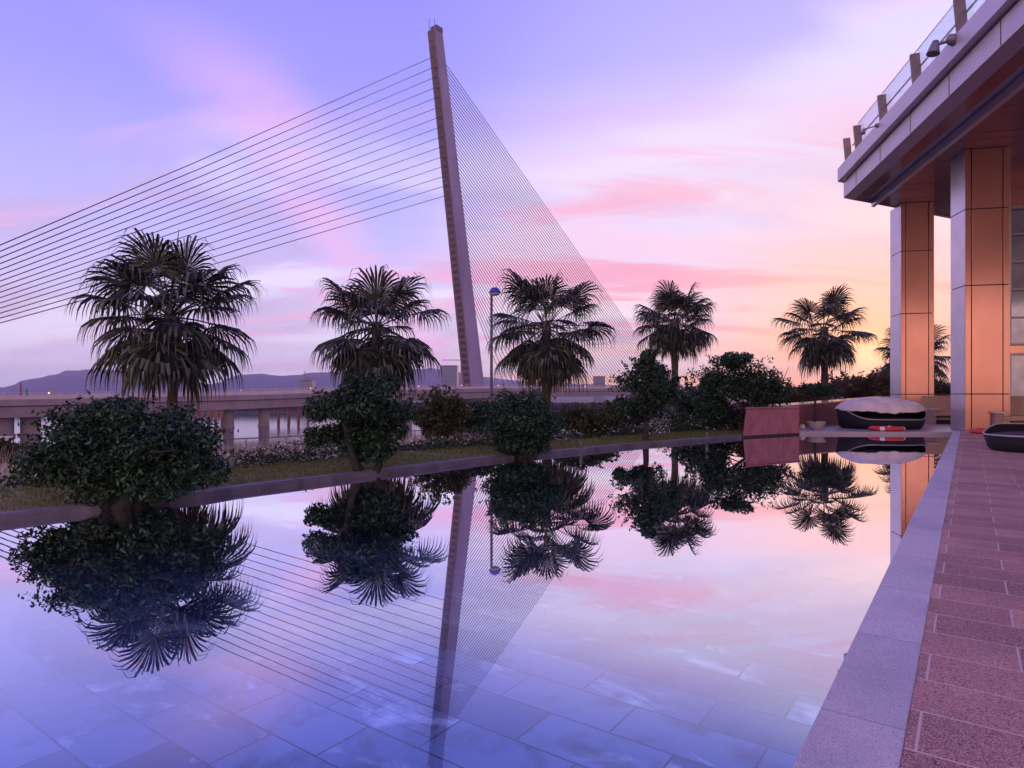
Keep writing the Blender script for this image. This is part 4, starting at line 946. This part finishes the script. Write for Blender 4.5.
# red and green markers on the bridge walk
for px, zz, m, lab, hh in ((12.5, 0, 'post', 'thin dark red pole standing on the bridge walkway at far left', 3.4), (18.5, 0, 'green', 'short dark green marker on the bridge walkway at far left', 2.2)):
    k = (px-512)/F; a = (k*T0.y-T0.x)/(BA.x-k*BA.y); p = T0+BA*a+BC*6; z0 = zb(a)+GH
    tag(MB().tube([(p.x, p.y, z0), (p.x, p.y, z0+hh*.9), (p.x, p.y, z0+hh)], [.16, .14, .22], 8).build('marker_post', M[m], None, True, 0, (p.x, p.y, z0)), lab, 'post')
# orange-brown trestle jetty beyond the bridge
for (x0, x1, Y, lab, gap) in ((188, 222, 215, 'orange-brown steel trestle on piles left of the round bridge piers', 3.6), (268, 308, 215, 'orange-brown steel trestle on piles right of the round bridge piers', 4.8)):
    a = P(x0, 0, Y); b = P(x1, 0, Y+14); t = thing('trestle_jetty', (a.x, a.y, -7.7), lab, 'jetty')
    n_ = max(3, int((b-a).xy.length/(gap*.72))); zt = -4.0
    d = Vector((b.x-a.x, b.y-a.y, 0)); q = MB(); q.box(((a.x+b.x)/2, (a.y+b.y)/2, zt+1.6), (d.length+1, 2.4, .9), math.atan2(d.y, d.x)); q.box(((a.x+b.x)/2, (a.y+b.y)/2, zt), (d.length+1, .5, .5), math.atan2(d.y, d.x)); q.build('beam', M['brown_steel'], t)
    for i in range(n_+1):
        p = Vector((a.x, a.y, 0))+d*i/n_
        MB().tube([(p.x, p.y, -9), (p.x, p.y, zt+1.2)], .5, 8).build('pile', M['brown_steel'], t, True)
        if i < n_:
            p2 = Vector((a.x, a.y, 0))+d*(i+1)/n_
            q = MB(); q.tube([(p.x, p.y, zt+.1), (p2.x, p2.y, zt+1.3)], .15, 5); q.build('brace', M['brown_steel'], t)
# far buildings
def block(px0, px1, pytop, Y, name, label, m, dep=14, roofm=None, floors=4, gables=0):
    x0, x1 = (px0-512)/F*Y, (px1-512)/F*Y; zt = P(0, pytop, Y).z; zb_ = -6.9
    t = thing(name, ((x0+x1)/2, Y, zb_), label, 'building')
    MB().box(((x0+x1)/2, Y+dep/2, (zt+zb_)/2), (x1-x0, dep, zt-zb_)).build('wall', m, t)
    MB().box(((x0+x1)/2, Y+dep/2, zt+.4), ((x1-x0)*1.04, dep*1.04, .8)).build('roof', roofm or m, t)
    for k in range(floors):
        z = zb_+(zt-zb_)*(.35+.6*k/floors); MB().box(((x0+x1)/2, Y-.1, z), ((x1-x0)*.86, .3, (zt-zb_)*.07)).build('window', M['bglass'], t)
    return t, (x0+x1)/2, zt
block(441, 457, 366, 700, 'far_building', 'dark blue office block beyond the bridge left of the pylon foot', M['building'], 20, None, 5)
t, cx, zt = block(299, 312, 380.5, 900, 'pavilion', 'small tiered pavilion with spire above the bridge deck', M['building'], 16, M['roof'], 1)
MB().lathe([(13, 0), (5, 4), (0, 5)], (cx, 908, zt+.8), 4).build('upper_roof', M['roof'], t); MB().tube([(cx-3.4, 908, zt+4), (cx-3.4, 908, zt+14)], .6, 6).build('spire', M['roof'], t)
block(595, 605, 377, 620, 'far_building', 'small mauve building above the bridge deck under the right cables', M['building'], 14, M['roof'], 3)
q = thing('tower_crane', tuple(P(461, 0, 650).xy)+(-6.9,), 'faint tower crane with long arm beside the pylon foot', 'crane')
c = P(461, 0, 650); zt = P(0, 360, 650).z
MB().tube([(c.x, c.y, -6.9), (c.x, c.y, zt+3)], .45, 5).build('mast', M['brown_steel'], q); MB().tube([(c.x-19, c.y, zt), (c.x+5, c.y, zt)], .4, 5).build('arm', M['brown_steel'], q)
# far tree line on the other bank
rg = np.random.default_rng(31); n_ = 9000
pp = np.column_stack([rg.uniform(-420, 200, n_), rg.uniform(322, 350, n_), -6.9+rg.uniform(0, 1, n_)*3.4])
nn = rg.normal(size=(n_, 3)); nn /= np.linalg.norm(nn, axis=1, keepdims=True)
tag(leaf_mesh('far_wood', M['farshore'], pp, nn, 3.0, None, 32, .8), 'dark low line of trees along the far river bank', 'trees', None, 'stuff')

# ------------------------------------------------------------------ haze
hz = bpy.data.materials.new('haze'); hz.use_nodes = True; nt = hz.node_tree; nt.nodes.clear()
pv = nt.nodes.new('ShaderNodeVolumePrincipled'); pv.inputs['Color'].default_value = (.58, .56, 1., 1); pv.inputs['Density'].default_value = .00021
o_ = nt.nodes.new('ShaderNodeOutputMaterial'); nt.links.new(pv.outputs[0], o_.inputs['Volume'])
MB().box((0, 1900, 75), (6400, 4200, 172)).build('haze', hz)['kind'] = 'stuff'
